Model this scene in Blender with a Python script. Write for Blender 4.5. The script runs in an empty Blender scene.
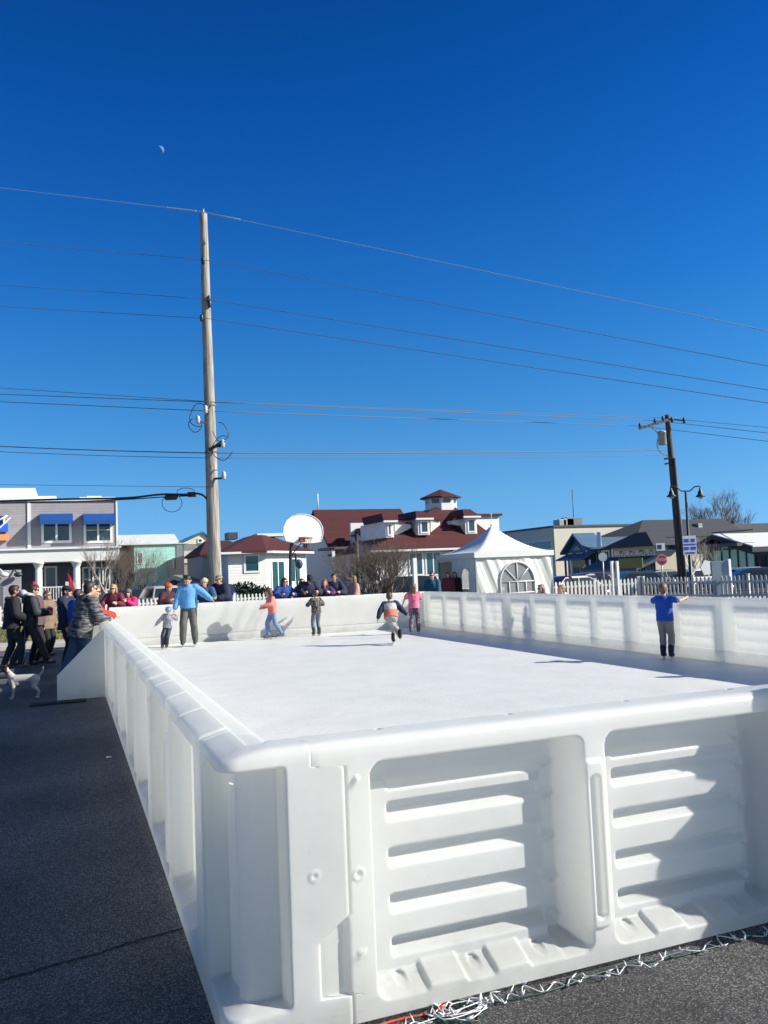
import bpy, bmesh, math, random
from math import sin, cos, tan, pi, radians, sqrt, atan2
from mathutils import Vector, Matrix, noise
random.seed(7)
C = bpy.data.collections.new('scene'); bpy.context.scene.collection.children.link(C)
SC = bpy.context.scene

# ------------------------------------------------------------------ camera
F, YAW, PITCH, ROLL, CH = 828.4, 0.36615, 0.071415, -0.041082, 1.6817
cf = Vector((sin(YAW)*cos(PITCH), cos(YAW)*cos(PITCH), sin(PITCH)))
r0 = Vector((cos(YAW), -sin(YAW), 0)); u0 = r0.cross(cf)
cr = cos(ROLL)*r0 + sin(ROLL)*u0; cu = -sin(ROLL)*r0 + cos(ROLL)*u0
CAM = Vector((0, 0, CH))
def ray(x, y): return cf*F + cr*(x-384) + cu*(512-y)
def atY(x, y, Y): d = ray(x, y); return CAM + d*(Y/d.y)
def atZ(x, y, z=0): d = ray(x, y); return CAM + d*((z-CH)/d.z)
def atD(x, y, D):                      # point at horizontal depth D along the view axis
    d = ray(x, y); k = d.x*sin(YAW)+d.y*cos(YAW); return CAM + d*(D/k)
cd = bpy.data.cameras.new('camera'); cam = bpy.data.objects.new('camera', cd); C.objects.link(cam)
M3 = Matrix((cr, cu, -cf)).transposed(); cam.matrix_world = Matrix.Translation(CAM) @ M3.to_4x4()
cd.sensor_fit = 'HORIZONTAL'; cd.sensor_width = 36; cd.lens = F/768*36; cd.clip_end = 9000; cd.clip_start = .05
SC.camera = cam

# ------------------------------------------------------------------ light
SUN = Vector((1, -.55, .66)).normalized()
w = bpy.data.worlds.new('World'); SC.world = w; w.use_nodes = True
nt = w.node_tree; bg = nt.nodes['Background']
sky = nt.nodes.new('ShaderNodeTexSky'); sky.sky_type = 'NISHITA'; sky.sun_disc = False
sky.sun_elevation = math.asin(SUN.z); sky.sun_rotation = atan2(SUN.x, SUN.y)
sky.air_density = 1.0; sky.dust_density = .15; sky.ozone_density = 4.0; sky.altitude = 0
hs = nt.nodes.new('ShaderNodeHueSaturation'); hs.inputs['Saturation'].default_value = 1.0; hs.inputs['Hue'].default_value = .5; hs.inputs['Value'].default_value = 1.0
# look the sky up a little above the true horizon: clear winter air without the warm haze band
tcw = nt.nodes.new('ShaderNodeTexCoord'); sx_ = nt.nodes.new('ShaderNodeSeparateXYZ'); cx_ = nt.nodes.new('ShaderNodeCombineXYZ')
mz = nt.nodes.new('ShaderNodeMath'); mz.operation = 'MAXIMUM'; mz.inputs[1].default_value = 0
mz2 = nt.nodes.new('ShaderNodeMath'); mz2.operation = 'MULTIPLY_ADD'; mz2.inputs[1].default_value = 1.0; mz2.inputs[2].default_value = .17
nt.links.new(tcw.outputs['Generated'], sx_.inputs[0]); nt.links.new(sx_.outputs[2], mz.inputs[0]); nt.links.new(mz.outputs[0], mz2.inputs[0])
nt.links.new(sx_.outputs[0], cx_.inputs[0]); nt.links.new(sx_.outputs[1], cx_.inputs[1]); nt.links.new(mz2.outputs[0], cx_.inputs[2])
vn = nt.nodes.new('ShaderNodeVectorMath'); vn.operation = 'NORMALIZE'; nt.links.new(cx_.outputs[0], vn.inputs[0]); nt.links.new(vn.outputs[0], sky.inputs[0])
ga = nt.nodes.new('ShaderNodeGamma'); ga.inputs[1].default_value = 1.0
nt.links.new(sky.outputs[0], ga.inputs[0]); nt.links.new(ga.outputs[0], hs.inputs['Color']); rp_ = nt.nodes.new('ShaderNodeValToRGB'); TINT = [(0, (0.6061, 0.8242, 0.8727)), (0.086, (0.4848, 0.8242, 0.9273)), (0.146, (0.3515, 0.7636, 0.9455)), (0.204, (0.2364, 0.6909, 0.9455)), (0.316, (0.103, 0.5455, 0.9394)), (0.418, (0.0545, 0.4303, 0.8727)), (0.508, (0.0273, 0.3485, 0.7879)), (0.6, (0.0212, 0.2788, 0.6545))]
e_ = rp_.color_ramp.elements; e_[0].position = 0; e_[0].color = (*TINT[0][1], 1); e_[1].position = TINT[-1][0]; e_[1].color = (*TINT[-1][1], 1)
for p_, c_ in TINT[1:-1]: k_ = e_.new(p_); k_.color = (*c_, 1)
nt.links.new(mz.outputs[0], rp_.inputs[0])
vm_ = nt.nodes.new('ShaderNodeVectorMath'); vm_.operation = 'MULTIPLY'; nt.links.new(hs.outputs[0], vm_.inputs[0]); nt.links.new(rp_.outputs[0], vm_.inputs[1]); dt_ = nt.nodes.new('ShaderNodeVectorMath'); dt_.operation = 'DOT_PRODUCT'; dt_.inputs[1].default_value = (SUN+Vector((-.25, -.8, .1))).normalized(); nt.links.new(tcw.outputs['Generated'], dt_.inputs[0])
mr_ = nt.nodes.new('ShaderNodeMapRange'); mr_.interpolation_type = 'SMOOTHSTEP'; mr_.inputs[1].default_value = .08; mr_.inputs[2].default_value = .6; nt.links.new(dt_.outputs['Value'], mr_.inputs[0])
vs_ = nt.nodes.new('ShaderNodeVectorMath'); vs_.operation = 'MULTIPLY'; vs_.inputs[1].default_value = (.92, .84, .74); nt.links.new(hs.outputs[0], vs_.inputs[0])
mw_ = nt.nodes.new('ShaderNodeMix'); mw_.data_type = 'RGBA'; nt.links.new(mr_.outputs[0], mw_.inputs[0]); nt.links.new(vm_.outputs[0], mw_.inputs[6]); nt.links.new(vs_.outputs[0], mw_.inputs[7])
nt.links.new(mw_.outputs[2], bg.inputs[0]); bg.inputs[1].default_value = .126
sl = bpy.data.lights.new('sun', 'SUN'); sl.energy = 5.0; sl.angle = radians(.53); sl.color = (1, .955, .86)
so = bpy.data.objects.new('sun', sl); C.objects.link(so); so.rotation_euler = SUN.to_track_quat('Z', 'Y').to_euler(); so.location = (20, -10, 30)
SC.view_settings.view_transform = 'Standard'; SC.view_settings.look = 'None'; SC.view_settings.exposure = .60; SC.view_settings.gamma = 1
SC.view_settings.use_curve_mapping = False
try: SC.cycles.max_bounces = 8; SC.cycles.transparent_max_bounces = 12
except Exception: pass

# ------------------------------------------------------------------ materials
MC = {}
def nodes(name):
    m = bpy.data.materials.new(name); m.use_nodes = True
    return m, m.node_tree, m.node_tree.nodes, m.node_tree.links, m.node_tree.nodes['Principled BSDF']
def mat(name, col, rough=.6, var=.12, scale=6, bump=0, bscale=40, metal=0, spec=.5, coat=0):
    if name in MC: return MC[name]
    m, t, N, L, P = nodes(name)
    P.inputs['Roughness'].default_value = rough; P.inputs['Metallic'].default_value = metal
    P.inputs['Specular IOR Level'].default_value = spec; P.inputs['Coat Weight'].default_value = coat
    tc = N.new('ShaderNodeTexCoord'); n = N.new('ShaderNodeTexNoise'); n.inputs['Scale'].default_value = scale; n.inputs['Detail'].default_value = 5
    L.new(tc.outputs['Object'], n.inputs['Vector'])
    mx = N.new('ShaderNodeMix'); mx.data_type = 'RGBA'
    a = [max(0, c*(1-var)) for c in col]; b = [min(1, c*(1+var)) for c in col]
    mx.inputs[6].default_value = (*a, 1); mx.inputs[7].default_value = (*b, 1)
    L.new(n.outputs[0], mx.inputs[0]); L.new(mx.outputs[2], P.inputs['Base Color'])
    if bump:
        n2 = N.new('ShaderNodeTexNoise'); n2.inputs['Scale'].default_value = bscale; n2.inputs['Detail'].default_value = 4
        L.new(tc.outputs['Object'], n2.inputs['Vector'])
        bp = N.new('ShaderNodeBump'); bp.inputs['Strength'].default_value = bump; bp.inputs['Distance'].default_value = .02
        L.new(n2.outputs[0], bp.inputs['Height']); L.new(bp.outputs[0], P.inputs['Normal'])
    MC[name] = m; return m
def bands(name, cols, zs, rough=.8, axis=2, noise_amt=.02):
    """cloth bands along an object axis: cols[i] from zs[i] upwards"""
    if name in MC: return MC[name]
    m, t, N, L, P = nodes(name); P.inputs['Roughness'].default_value = rough
    tc = N.new('ShaderNodeTexCoord'); sp = N.new('ShaderNodeSeparateXYZ'); L.new(tc.outputs['Object'], sp.inputs[0])
    n = N.new('ShaderNodeTexNoise'); n.inputs['Scale'].default_value = 25; L.new(tc.outputs['Object'], n.inputs['Vector'])
    ad = N.new('ShaderNodeMath'); ad.operation = 'MULTIPLY_ADD'; L.new(n.outputs[0], ad.inputs[0]); ad.inputs[1].default_value = noise_amt
    L.new(sp.outputs[axis], ad.inputs[2])
    dv = N.new('ShaderNodeMath'); dv.operation = 'DIVIDE'; dv.inputs[1].default_value = 2.0; L.new(ad.outputs[0], dv.inputs[0])
    cr_ = N.new('ShaderNodeValToRGB'); cr_.color_ramp.interpolation = 'CONSTANT'
    e = cr_.color_ramp.elements
    while len(e) > 1: e.remove(e[0])
    e[0].position = max(0, zs[0]/2); e[0].color = (*cols[0], 1)
    for c, z in zip(cols[1:], zs[1:]): k = e.new(z/2); k.color = (*c, 1)
    L.new(dv.outputs[0], cr_.inputs[0]); L.new(cr_.outputs[0], P.inputs['Base Color'])
    MC[name] = m; return m
def blotch(name, cols, scale=14, rough=.8, plaid=False):
    if name in MC: return MC[name]
    m, t, N, L, P = nodes(name); P.inputs['Roughness'].default_value = rough
    tc = N.new('ShaderNodeTexCoord')
    n = N.new('ShaderNodeTexNoise'); n.inputs['Scale'].default_value = scale; n.inputs['Detail'].default_value = 1.5
    mp = N.new('ShaderNodeMapping'); L.new(tc.outputs['Object'], mp.inputs[0]); L.new(mp.outputs[0], n.inputs['Vector'])
    if plaid: mp.inputs['Scale'].default_value = (.35, .35, 2.2)
    cr_ = N.new('ShaderNodeValToRGB'); cr_.color_ramp.interpolation = 'CONSTANT'; e = cr_.color_ramp.elements
    while len(e) > 1: e.remove(e[0])
    e[0].position = 0; e[0].color = (*cols[0], 1)
    for i, c in enumerate(cols[1:]): k = e.new(.42+.16*(i)/max(1, len(cols)-2)); k.color = (*c, 1)
    L.new(n.outputs[0], cr_.inputs[0]); L.new(cr_.outputs[0], P.inputs['Base Color'])
    MC[name] = m; return m
def siding(name, col, pitch=.14, rough=.7, axis=2, strength=.9, var=.1):
    if name in MC: return MC[name]
    m, t, N, L, P = nodes(name); P.inputs['Roughness'].default_value = rough
    tc = N.new('ShaderNodeTexCoord'); sp = N.new('ShaderNodeSeparateXYZ'); L.new(tc.outputs['Object'], sp.inputs[0])
    q = N.new('ShaderNodeMath'); q.operation = 'MULTIPLY'; q.inputs[1].default_value = 1/pitch; L.new(sp.outputs[axis], q.inputs[0])
    fr = N.new('ShaderNodeMath'); fr.operation = 'FRACT'; L.new(q.outputs[0], fr.inputs[0])
    fl = N.new('ShaderNodeMath'); fl.operation = 'FLOOR'; L.new(q.outputs[0], fl.inputs[0])
    wn = N.new('ShaderNodeTexWhiteNoise'); wn.noise_dimensions = '1D'; L.new(fl.outputs[0], wn.inputs['W'])
    nz = N.new('ShaderNodeTexNoise'); nz.inputs['Scale'].default_value = 2.5; nz.inputs['Detail'].default_value = 6; L.new(tc.outputs['Object'], nz.inputs['Vector'])
    av = N.new('ShaderNodeMath'); av.operation = 'MULTIPLY_ADD'; L.new(wn.outputs[0], av.inputs[0]); av.inputs[1].default_value = .5; L.new(nz.outputs[0], av.inputs[2])
    mx = N.new('ShaderNodeMix'); mx.data_type = 'RGBA'; mx.inputs[6].default_value = (*[c*(1-var) for c in col], 1); mx.inputs[7].default_value = (*[min(1, c*(1+var)) for c in col], 1)
    L.new(av.outputs[0], mx.inputs[0]); L.new(mx.outputs[2], P.inputs['Base Color'])
    iv = N.new('ShaderNodeMath'); iv.operation = 'SUBTRACT'; iv.inputs[0].default_value = 1; L.new(fr.outputs[0], iv.inputs[1])
    bp = N.new('ShaderNodeBump'); bp.inputs['Strength'].default_value = strength; bp.inputs['Distance'].default_value = .03
    L.new(iv.outputs[0], bp.inputs['Height']); L.new(bp.outputs[0], P.inputs['Normal'])
    MC[name] = m; return m
def glass(name, col=(.02, .05, .06)):
    return mat(name, col, .06, .3, 1.2, spec=.9)

def plastic_mat():
    m, t, N, L, P = nodes('white_plastic'); P.inputs['Roughness'].default_value = .38
    tc = N.new('ShaderNodeTexCoord'); n = N.new('ShaderNodeTexNoise'); n.inputs['Scale'].default_value = 3.5; n.inputs['Detail'].default_value = 8; n.inputs['Roughness'].default_value = .65
    L.new(tc.outputs['Object'], n.inputs['Vector'])
    sc = N.new('ShaderNodeTexNoise'); sc.inputs['Scale'].default_value = 14; sc.inputs['Detail'].default_value = 3
    mp = N.new('ShaderNodeMapping'); mp.inputs['Scale'].default_value = (1, 1, 9); L.new(tc.outputs['Object'], mp.inputs[0]); L.new(mp.outputs[0], sc.inputs['Vector'])
    r1 = N.new('ShaderNodeMapRange'); r1.inputs[1].default_value = .35; r1.inputs[2].default_value = .75; L.new(n.outputs[0], r1.inputs[0])
    r2 = N.new('ShaderNodeMapRange'); r2.inputs[1].default_value = .62; r2.inputs[2].default_value = .72; r2.inputs[4].default_value = .5; L.new(sc.outputs[0], r2.inputs[0])
    # scuffs only low down, where boots and hands reach
    sp = N.new('ShaderNodeSeparateXYZ'); L.new(tc.outputs['Object'], sp.inputs[0])
    lo = N.new('ShaderNodeMapRange'); lo.inputs[1].default_value = .0; lo.inputs[2].default_value = .28; lo.inputs[3].default_value = .9; lo.inputs[4].default_value = .25; L.new(sp.outputs[2], lo.inputs[0])
    mu = N.new('ShaderNodeMath'); mu.operation = 'MULTIPLY'; L.new(r1.outputs[0], mu.inputs[0]); L.new(lo.outputs[0], mu.inputs[1])
    mu2 = N.new('ShaderNodeMath'); mu2.operation = 'MULTIPLY'; L.new(r2.outputs[0], mu2.inputs[0]); L.new(lo.outputs[0], mu2.inputs[1])
    sk = N.new('ShaderNodeTexNoise'); sk.inputs['Scale'].default_value = 55; sk.inputs['Detail'].default_value = 4; L.new(tc.outputs['Object'], sk.inputs['Vector'])
    s2 = N.new('ShaderNodeMapRange'); s2.inputs[1].default_value = .66; s2.inputs[2].default_value = .74; s2.inputs[4].default_value = .45; L.new(sk.outputs[0], s2.inputs[0])
    s3 = N.new('ShaderNodeMath'); s3.operation = 'MULTIPLY'; L.new(s2.outputs[0], s3.inputs[0]); L.new(n.outputs[0], s3.inputs[1])
    a0 = N.new('ShaderNodeMath'); L.new(mu2.outputs[0], a0.inputs[0]); L.new(s3.outputs[0], a0.inputs[1])
    ad = N.new('ShaderNodeMath'); ad.use_clamp = True; L.new(mu.outputs[0], ad.inputs[0]); L.new(a0.outputs[0], ad.inputs[1])
    mx = N.new('ShaderNodeMix'); mx.data_type = 'RGBA'; mx.inputs[6].default_value = (.88, .885, .875, 1); mx.inputs[7].default_value = (.50, .49, .45, 1)
    L.new(ad.outputs[0], mx.inputs[0]); L.new(mx.outputs[2], P.inputs['Base Color'])
    tr = N.new('ShaderNodeBsdfTranslucent'); tr.inputs[0].default_value = (.96, .955, .895, 1)
    ms = N.new('ShaderNodeMixShader'); ms.inputs[0].default_value = .50
    L.new(P.outputs[0], ms.inputs[1]); L.new(tr.outputs[0], ms.inputs[2]); L.new(ms.outputs[0], N['Material Output'].inputs[0])
    bp = N.new('ShaderNodeBump'); bp.inputs['Strength'].default_value = .12; bp.inputs['Distance'].default_value = .02; n3 = N.new('ShaderNodeTexNoise'); n3.inputs['Scale'].default_value = 9; n3.inputs['Detail'].default_value = 6
    L.new(tc.outputs['Object'], n3.inputs['Vector']); L.new(n3.outputs[0], bp.inputs['Height']); L.new(bp.outputs[0], P.inputs['Normal'])
    return m
PLASTIC = plastic_mat()
def asphalt_mat():
    m, t, N, L, P = nodes('asphalt'); P.inputs['Roughness'].default_value = .82
    tc = N.new('ShaderNodeTexCoord')
    v = N.new('ShaderNodeTexVoronoi'); v.inputs['Scale'].default_value = 170; L.new(tc.outputs['Object'], v.inputs['Vector'])
    n = N.new('ShaderNodeTexNoise'); n.inputs['Scale'].default_value = 110; n.inputs['Detail'].default_value = 7; n.inputs['Roughness'].default_value = .75; L.new(tc.outputs['Object'], n.inputs['Vector'])
    big = N.new('ShaderNodeTexNoise'); big.inputs['Scale'].default_value = .6; big.inputs['Detail'].default_value = 8; L.new(tc.outputs['Object'], big.inputs['Vector'])
    cr_ = N.new('ShaderNodeValToRGB'); e = cr_.color_ramp.elements; e[0].position = .3; e[0].color = (.018, .019, .021, 1); e[1].position = .85; e[1].color = (.36, .34, .33, 1)
    k = e.new(.6); k.color = (.075, .074, .076, 1)
    sc = N.new('ShaderNodeSeparateColor'); L.new(v.outputs['Color'], sc.inputs[0])
    av = N.new('ShaderNodeMath'); av.operation = 'MULTIPLY_ADD'; L.new(sc.outputs[0], av.inputs[0]); av.inputs[1].default_value = .45
    q = N.new('ShaderNodeMath'); q.operation = 'MULTIPLY'; q.inputs[1].default_value = .62; L.new(n.outputs[0], q.inputs[0]); L.new(q.outputs[0], av.inputs[2]); L.new(av.outputs[0], cr_.inputs[0])
    mr = N.new('ShaderNodeMapRange'); mr.inputs[3].default_value = .50; mr.inputs[4].default_value = 1.40; mr.inputs[1].default_value = .32; mr.inputs[2].default_value = .68; L.new(big.outputs[0], mr.inputs[0])
    vm = N.new('ShaderNodeVectorMath'); vm.operation = 'SCALE'; L.new(cr_.outputs[0], vm.inputs[0]); L.new(mr.outputs[0], vm.inputs['Scale']); L.new(vm.outputs[0], P.inputs['Base Color'])
    bp = N.new('ShaderNodeBump'); bp.inputs['Strength'].default_value = .9; bp.inputs['Distance'].default_value = .006; L.new(av.outputs[0], bp.inputs['Height']); L.new(bp.outputs[0], P.inputs['Normal'])
    return m
def ice_mat():
    m, t, N, L, P = nodes('synthetic_ice'); P.inputs['Roughness'].default_value = .5
    tc = N.new('ShaderNodeTexCoord')
    n = N.new('ShaderNodeTexNoise'); n.inputs['Scale'].default_value = 1.4; n.inputs['Detail'].default_value = 9; n.inputs['Roughness'].default_value = .7; L.new(tc.outputs['Object'], n.inputs['Vector'])
    outs = []
    for a, s in ((.5, 1.0), (1.9, 1.3), (-.3, .8)):
        mp = N.new('ShaderNodeMapping'); mp.inputs['Rotation'].default_value = (0, 0, a); mp.inputs['Scale'].default_value = (1.2*s, 60*s, 1); L.new(tc.outputs['Object'], mp.inputs[0])
        q = N.new('ShaderNodeTexNoise'); q.inputs['Scale'].default_value = 2; q.inputs['Detail'].default_value = 3; L.new(mp.outputs[0], q.inputs['Vector'])
        r = N.new('ShaderNodeMapRange'); r.inputs[1].default_value = .6; r.inputs[2].default_value = .75; L.new(q.outputs[0], r.inputs[0]); outs.append(r)
    a1 = N.new('ShaderNodeMath'); L.new(outs[0].outputs[0], a1.inputs[0]); L.new(outs[1].outputs[0], a1.inputs[1])
    a2 = N.new('ShaderNodeMath'); L.new(a1.outputs[0], a2.inputs[0]); L.new(outs[2].outputs[0], a2.inputs[1])
    a3 = N.new('ShaderNodeMath'); a3.operation = 'MULTIPLY_ADD'; a3.inputs[1].default_value = .34; L.new(a2.outputs[0], a3.inputs[0]); fg = N.new('ShaderNodeTexNoise'); fg.inputs['Scale'].default_value = 34; fg.inputs['Detail'].default_value = 6; fg.inputs['Roughness'].default_value = .8; L.new(tc.outputs['Object'], fg.inputs['Vector']); nm = N.new('ShaderNodeMix'); nm.data_type = 'FLOAT'; nm.inputs[0].default_value = .68; L.new(n.outputs[0], nm.inputs[2]); L.new(fg.outputs[0], nm.inputs[3]); nr = N.new('ShaderNodeMapRange'); nr.inputs[1].default_value = .38; nr.inputs[2].default_value = .66; nr.inputs[4].default_value = .75; L.new(nm.outputs[0], nr.inputs[0]); L.new(nr.outputs[0], a3.inputs[2])
    mx = N.new('ShaderNodeMix'); mx.data_type = 'RGBA'; mx.inputs[6].default_value = (.76, .755, .71, 1); mx.inputs[7].default_value = (.46, .465, .45, 1)
    L.new(a3.outputs[0], mx.inputs[0]); L.new(mx.outputs[2], P.inputs['Base Color'])
    bp = N.new('ShaderNodeBump'); bp.inputs['Strength'].default_value = .15; bp.inputs['Distance'].default_value = .01; L.new(a3.outputs[0], bp.inputs['Height']); L.new(bp.outputs[0], P.inputs['Normal'])
    return m
WHITE = mat('white_paint', (.72, .72, .70), .5, .05, 3)
TRIM = mat('trim_paint', (.72, .72, .70), .5, .04, 3)
DARKMET = mat('dark_metal', (.025, .03, .035), .45, .2)
GALV = mat('galvanised', (.32, .33, .34), .45, .2, 4, metal=.6)
WOODP = None
# ------------------------------------------------------------------ mesh helpers
class MB:
    def __init__(s): s.v = []; s.f = []; s.sm = []
    def add(s, vs, fs, smooth=False):
        o = len(s.v); s.v += [tuple(v) for v in vs]; s.f += [tuple(i+o for i in f) for f in fs]; s.sm += [smooth]*len(fs); return s
    def box(s, x0, x1, y0, y1, z0, z1):
        v = [(x, y, z) for z in (z0, z1) for y in (y0, y1) for x in (x0, x1)]
        return s.add(v, [(0, 2, 3, 1), (4, 5, 7, 6), (0, 1, 5, 4), (2, 6, 7, 3), (0, 4, 6, 2), (1, 3, 7, 5)])
    def bar(s, a, b, wx, wz):          # box from a to b of cross-section wx, wz
        a = Vector(a); b = Vector(b); d = (b-a).normalized(); up = Vector((0, 0, 1)) if abs(d.z) < .95 else Vector((0, 1, 0))
        n = d.cross(up).normalized(); k = n.cross(d)
        v = [p+n*i*wx/2+k*j*wz/2 for p in (a, b) for (i, j) in ((-1, -1), (1, -1), (1, 1), (-1, 1))]
        return s.add(v, [(0, 1, 2, 3), (7, 6, 5, 4), (0, 4, 5, 1), (1, 5, 6, 2), (2, 6, 7, 3), (3, 7, 4, 0)])
    def prism(s, poly, ex):            # poly of 3-D points extruded by vector ex
        n = len(poly); v = [Vector(p) for p in poly]; ex = Vector(ex)
        return s.add(v+[p+ex for p in v], [tuple(range(n))[::-1], tuple(range(n, 2*n))]+[(i, (i+1) % n, n+(i+1) % n, n+i) for i in range(n)])
    def tube(s, pts, r, n=8, cap=True):
        pts = [Vector(p) for p in pts]; rs = r if isinstance(r, (list, tuple)) else [r]*len(pts)
        vs = []; fs = []; prev = None
        for i, p in enumerate(pts):
            d = (pts[min(i+1, len(pts)-1)]-pts[max(i-1, 0)]).normalized()
            if prev is None: nrm = d.orthogonal().normalized()
            else: nrm = (prev - d*prev.dot(d)); nrm = nrm.normalized() if nrm.length > 1e-6 else d.orthogonal().normalized()
            prev = nrm; b = d.cross(nrm)
            vs += [p+(nrm*cos(2*pi*k/n)+b*sin(2*pi*k/n))*rs[i] for k in range(n)]
        for i in range(len(pts)-1):
            fs += [(i*n+k, i*n+(k+1) % n, (i+1)*n+(k+1) % n, (i+1)*n+k) for k in range(n)]
        if cap: fs += [tuple(range(n))[::-1], tuple(range((len(pts)-1)*n, len(pts)*n))]
        return s.add(vs, fs, True)
    def ell(s, c, r, nu=12, nv=8, rot=None):
        c = Vector(c); vs = []; fs = []
        for j in range(1, nv):
            th = pi*j/nv
            for i in range(nu):
                p = Vector((r[0]*sin(th)*cos(2*pi*i/nu), r[1]*sin(th)*sin(2*pi*i/nu), r[2]*cos(th)))
                vs.append(c+(rot @ p if rot else p))
        t = Vector((0, 0, r[2])); vs += [c+(rot @ t if rot else t), c-(rot @ t if rot else t)]
        T = len(vs)-2
        for j in range(nv-2):
            fs += [(j*nu+i, (j+1)*nu+i, (j+1)*nu+(i+1) % nu, j*nu+(i+1) % nu) for i in range(nu)]
        fs += [(T, i, (i+1) % nu) for i in range(nu)]+[(T+1, (nv-2)*nu+(i+1) % nu, (nv-2)*nu+i) for i in range(nu)]
        return s.add(vs, fs, True)
    def lathe(s, c, prof, n=12):       # prof [(r,z)]
        vs = []; fs = []
        for r, z in prof: vs += [(c[0]+r*cos(2*pi*k/n), c[1]+r*sin(2*pi*k/n), c[2]+z) for k in range(n)]
        for i in range(len(prof)-1): fs += [(i*n+k, i*n+(k+1) % n, (i+1)*n+(k+1) % n, (i+1)*n+k) for k in range(n)]
        fs += [tuple(range(n))[::-1], tuple(range((len(prof)-1)*n, len(prof)*n))]
        return s.add(vs, fs, True)
    def grid(s, P, nu, nv, smooth=True, flip=False):  # P[j][i]
        vs = [P[j][i] for j in range(nv) for i in range(nu)]
        fs = [(j*nu+i, j*nu+i+1, (j+1)*nu+i+1, (j+1)*nu+i) for j in range(nv-1) for i in range(nu-1)]
        if flip: fs = [f[::-1] for f in fs]
        return s.add(vs, fs, smooth)
    def mesh(s, name):
        me = bpy.data.meshes.new(name); me.from_pydata(s.v, [], s.f); me.polygons.foreach_set('use_smooth', s.sm); me.update(); return me
    def build(s, name, m=None, parent=None, bevel=0, loc=None):
        me = s.mesh(name); o = bpy.data.objects.new(name, me); C.objects.link(o)
        if m: me.materials.append(m)
        if parent: o.parent = parent
        if loc is not None: o.location = loc
        if bevel:
            b = o.modifiers.new('b', 'BEVEL'); b.width = bevel; b.segments = 2; b.limit_method = 'ANGLE'
        return o
def tag(o, label=None, cat=None, group=None, kind=None):
    if label: o['label'] = label
    if cat: o['category'] = cat
    if group: o['group'] = group
    if kind: o['kind'] = kind
    return o
def thing(name, label, cat, loc=(0, 0, 0), rz=0, group=None):
    o = bpy.data.objects.new(name, None); o.empty_display_size = .2; C.objects.link(o); o.location = loc; o.rotation_euler = (0, 0, rz)
    return tag(o, label, cat, group)
def struct(name, mb, m, bevel=0): o = mb.build(name, m, bevel=bevel); o['kind'] = 'structure'; return o
def dup(root, loc, rz, label, group=None):
    r = root.copy(); C.objects.link(r); r.location = loc; r.rotation_euler = (0, 0, rz); r['label'] = label
    if group: r['group'] = group
    for ch in list(root.children):
        c = ch.copy(); C.objects.link(c); c.parent = r
        for g in ch.children: d = g.copy(); C.objects.link(d); d.parent = c
    return r
def sst(a): a = max(0., min(1., a)); return a*a*(3-2*a)

# ------------------------------------------------------------------ ground
ASP = asphalt_mat()
struct('ground', MB().add([(-1500, -600, 0), (1500, -600, 0), (1500, 2500, 0), (-1500, 2500, 0)], [(0, 1, 2, 3)]), ASP)
CONC = mat('concrete', (.42, .40, .37), .85, .15, 2, .3, 60)
struct('sidewalk', MB().box(-40, 34, 24.3, 25.7, -.1, .12), CONC, .02)
GR = mat('lawn_soil', (.17, .16, .06), .95, .35, 3, .5, 60)
struct('lawn_soil', MB().box(-40, 20, 25.71, 36.8, -.1, .10), GR)
gm = mat('grass_blades', (.16, .16, .05), .8, .4, 1.5)
g = MB()
for i in range(15000):
    x = random.uniform(-9, 3.2) ; y = random.uniform(25.8, 36.5); h = random.uniform(.015, .05); a = random.uniform(0, pi); dx, dy = cos(a)*.025, sin(a)*.025
    g.add([(x-dx, y-dy, .1), (x+dx, y+dy, .1), (x+random.uniform(-.05, .05), y+random.uniform(-.05, .05), .1+h)], [(0, 1, 2)])
tag(g.build('grass', gm), kind='stuff')
# road behind the fence with its kerb and yellow line
struct('road_sidewalk', MB().box(-60, 70, 37.2, 38.6, -.1, .12), CONC, .02)
struct('far_sidewalk', MB().box(-60, 40, 52.0, 54.0, -.1, .13), CONC, .02)
ymat = mat('yellow_line', (.55, .38, .05), .8)
struct('lane_marking', MB().add([(-60, 45.0, .004), (60, 45.0, .004), (60, 45.12, .004), (-60, 45.12, .004)], [(0, 1, 2, 3)]).add([(-60, 45.3, .004), (60, 45.3, .004), (60, 45.42, .004), (-60, 45.42, .004)], [(0, 1, 2, 3)]), ymat)
# crack in the asphalt
pts = [atZ(-40, 992), atZ(0, 981), atZ(30, 973), atZ(62, 963), atZ(95, 955), atZ(130, 943), atZ(160, 935), atZ(187, 928)]
L1 = []; L2 = []
fine = []
for a, b in zip(pts, pts[1:]):
    for k in range(9): fine.append(a.lerp(b, k/9))
for i, p in enumerate(fine):
    j = noise.noise(Vector((i*.6, 0, 3)))*.018; wd = .006+.010*abs(noise.noise(Vector((i*.35, 5, 1))))
    d = Vector((-.25, 1, 0)).normalized(); L1.append((p+d*(j+wd))); L2.append((p+d*(j-wd)))
for q in L1+L2: q.z = .004
struct('asphalt_crack', MB().add(L1+L2, [(i, i+1, len(L1)+i+1, len(L1)+i) for i in range(len(L1)-1)]), mat('crack_dark', (.006, .006, .007), .95))

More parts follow.
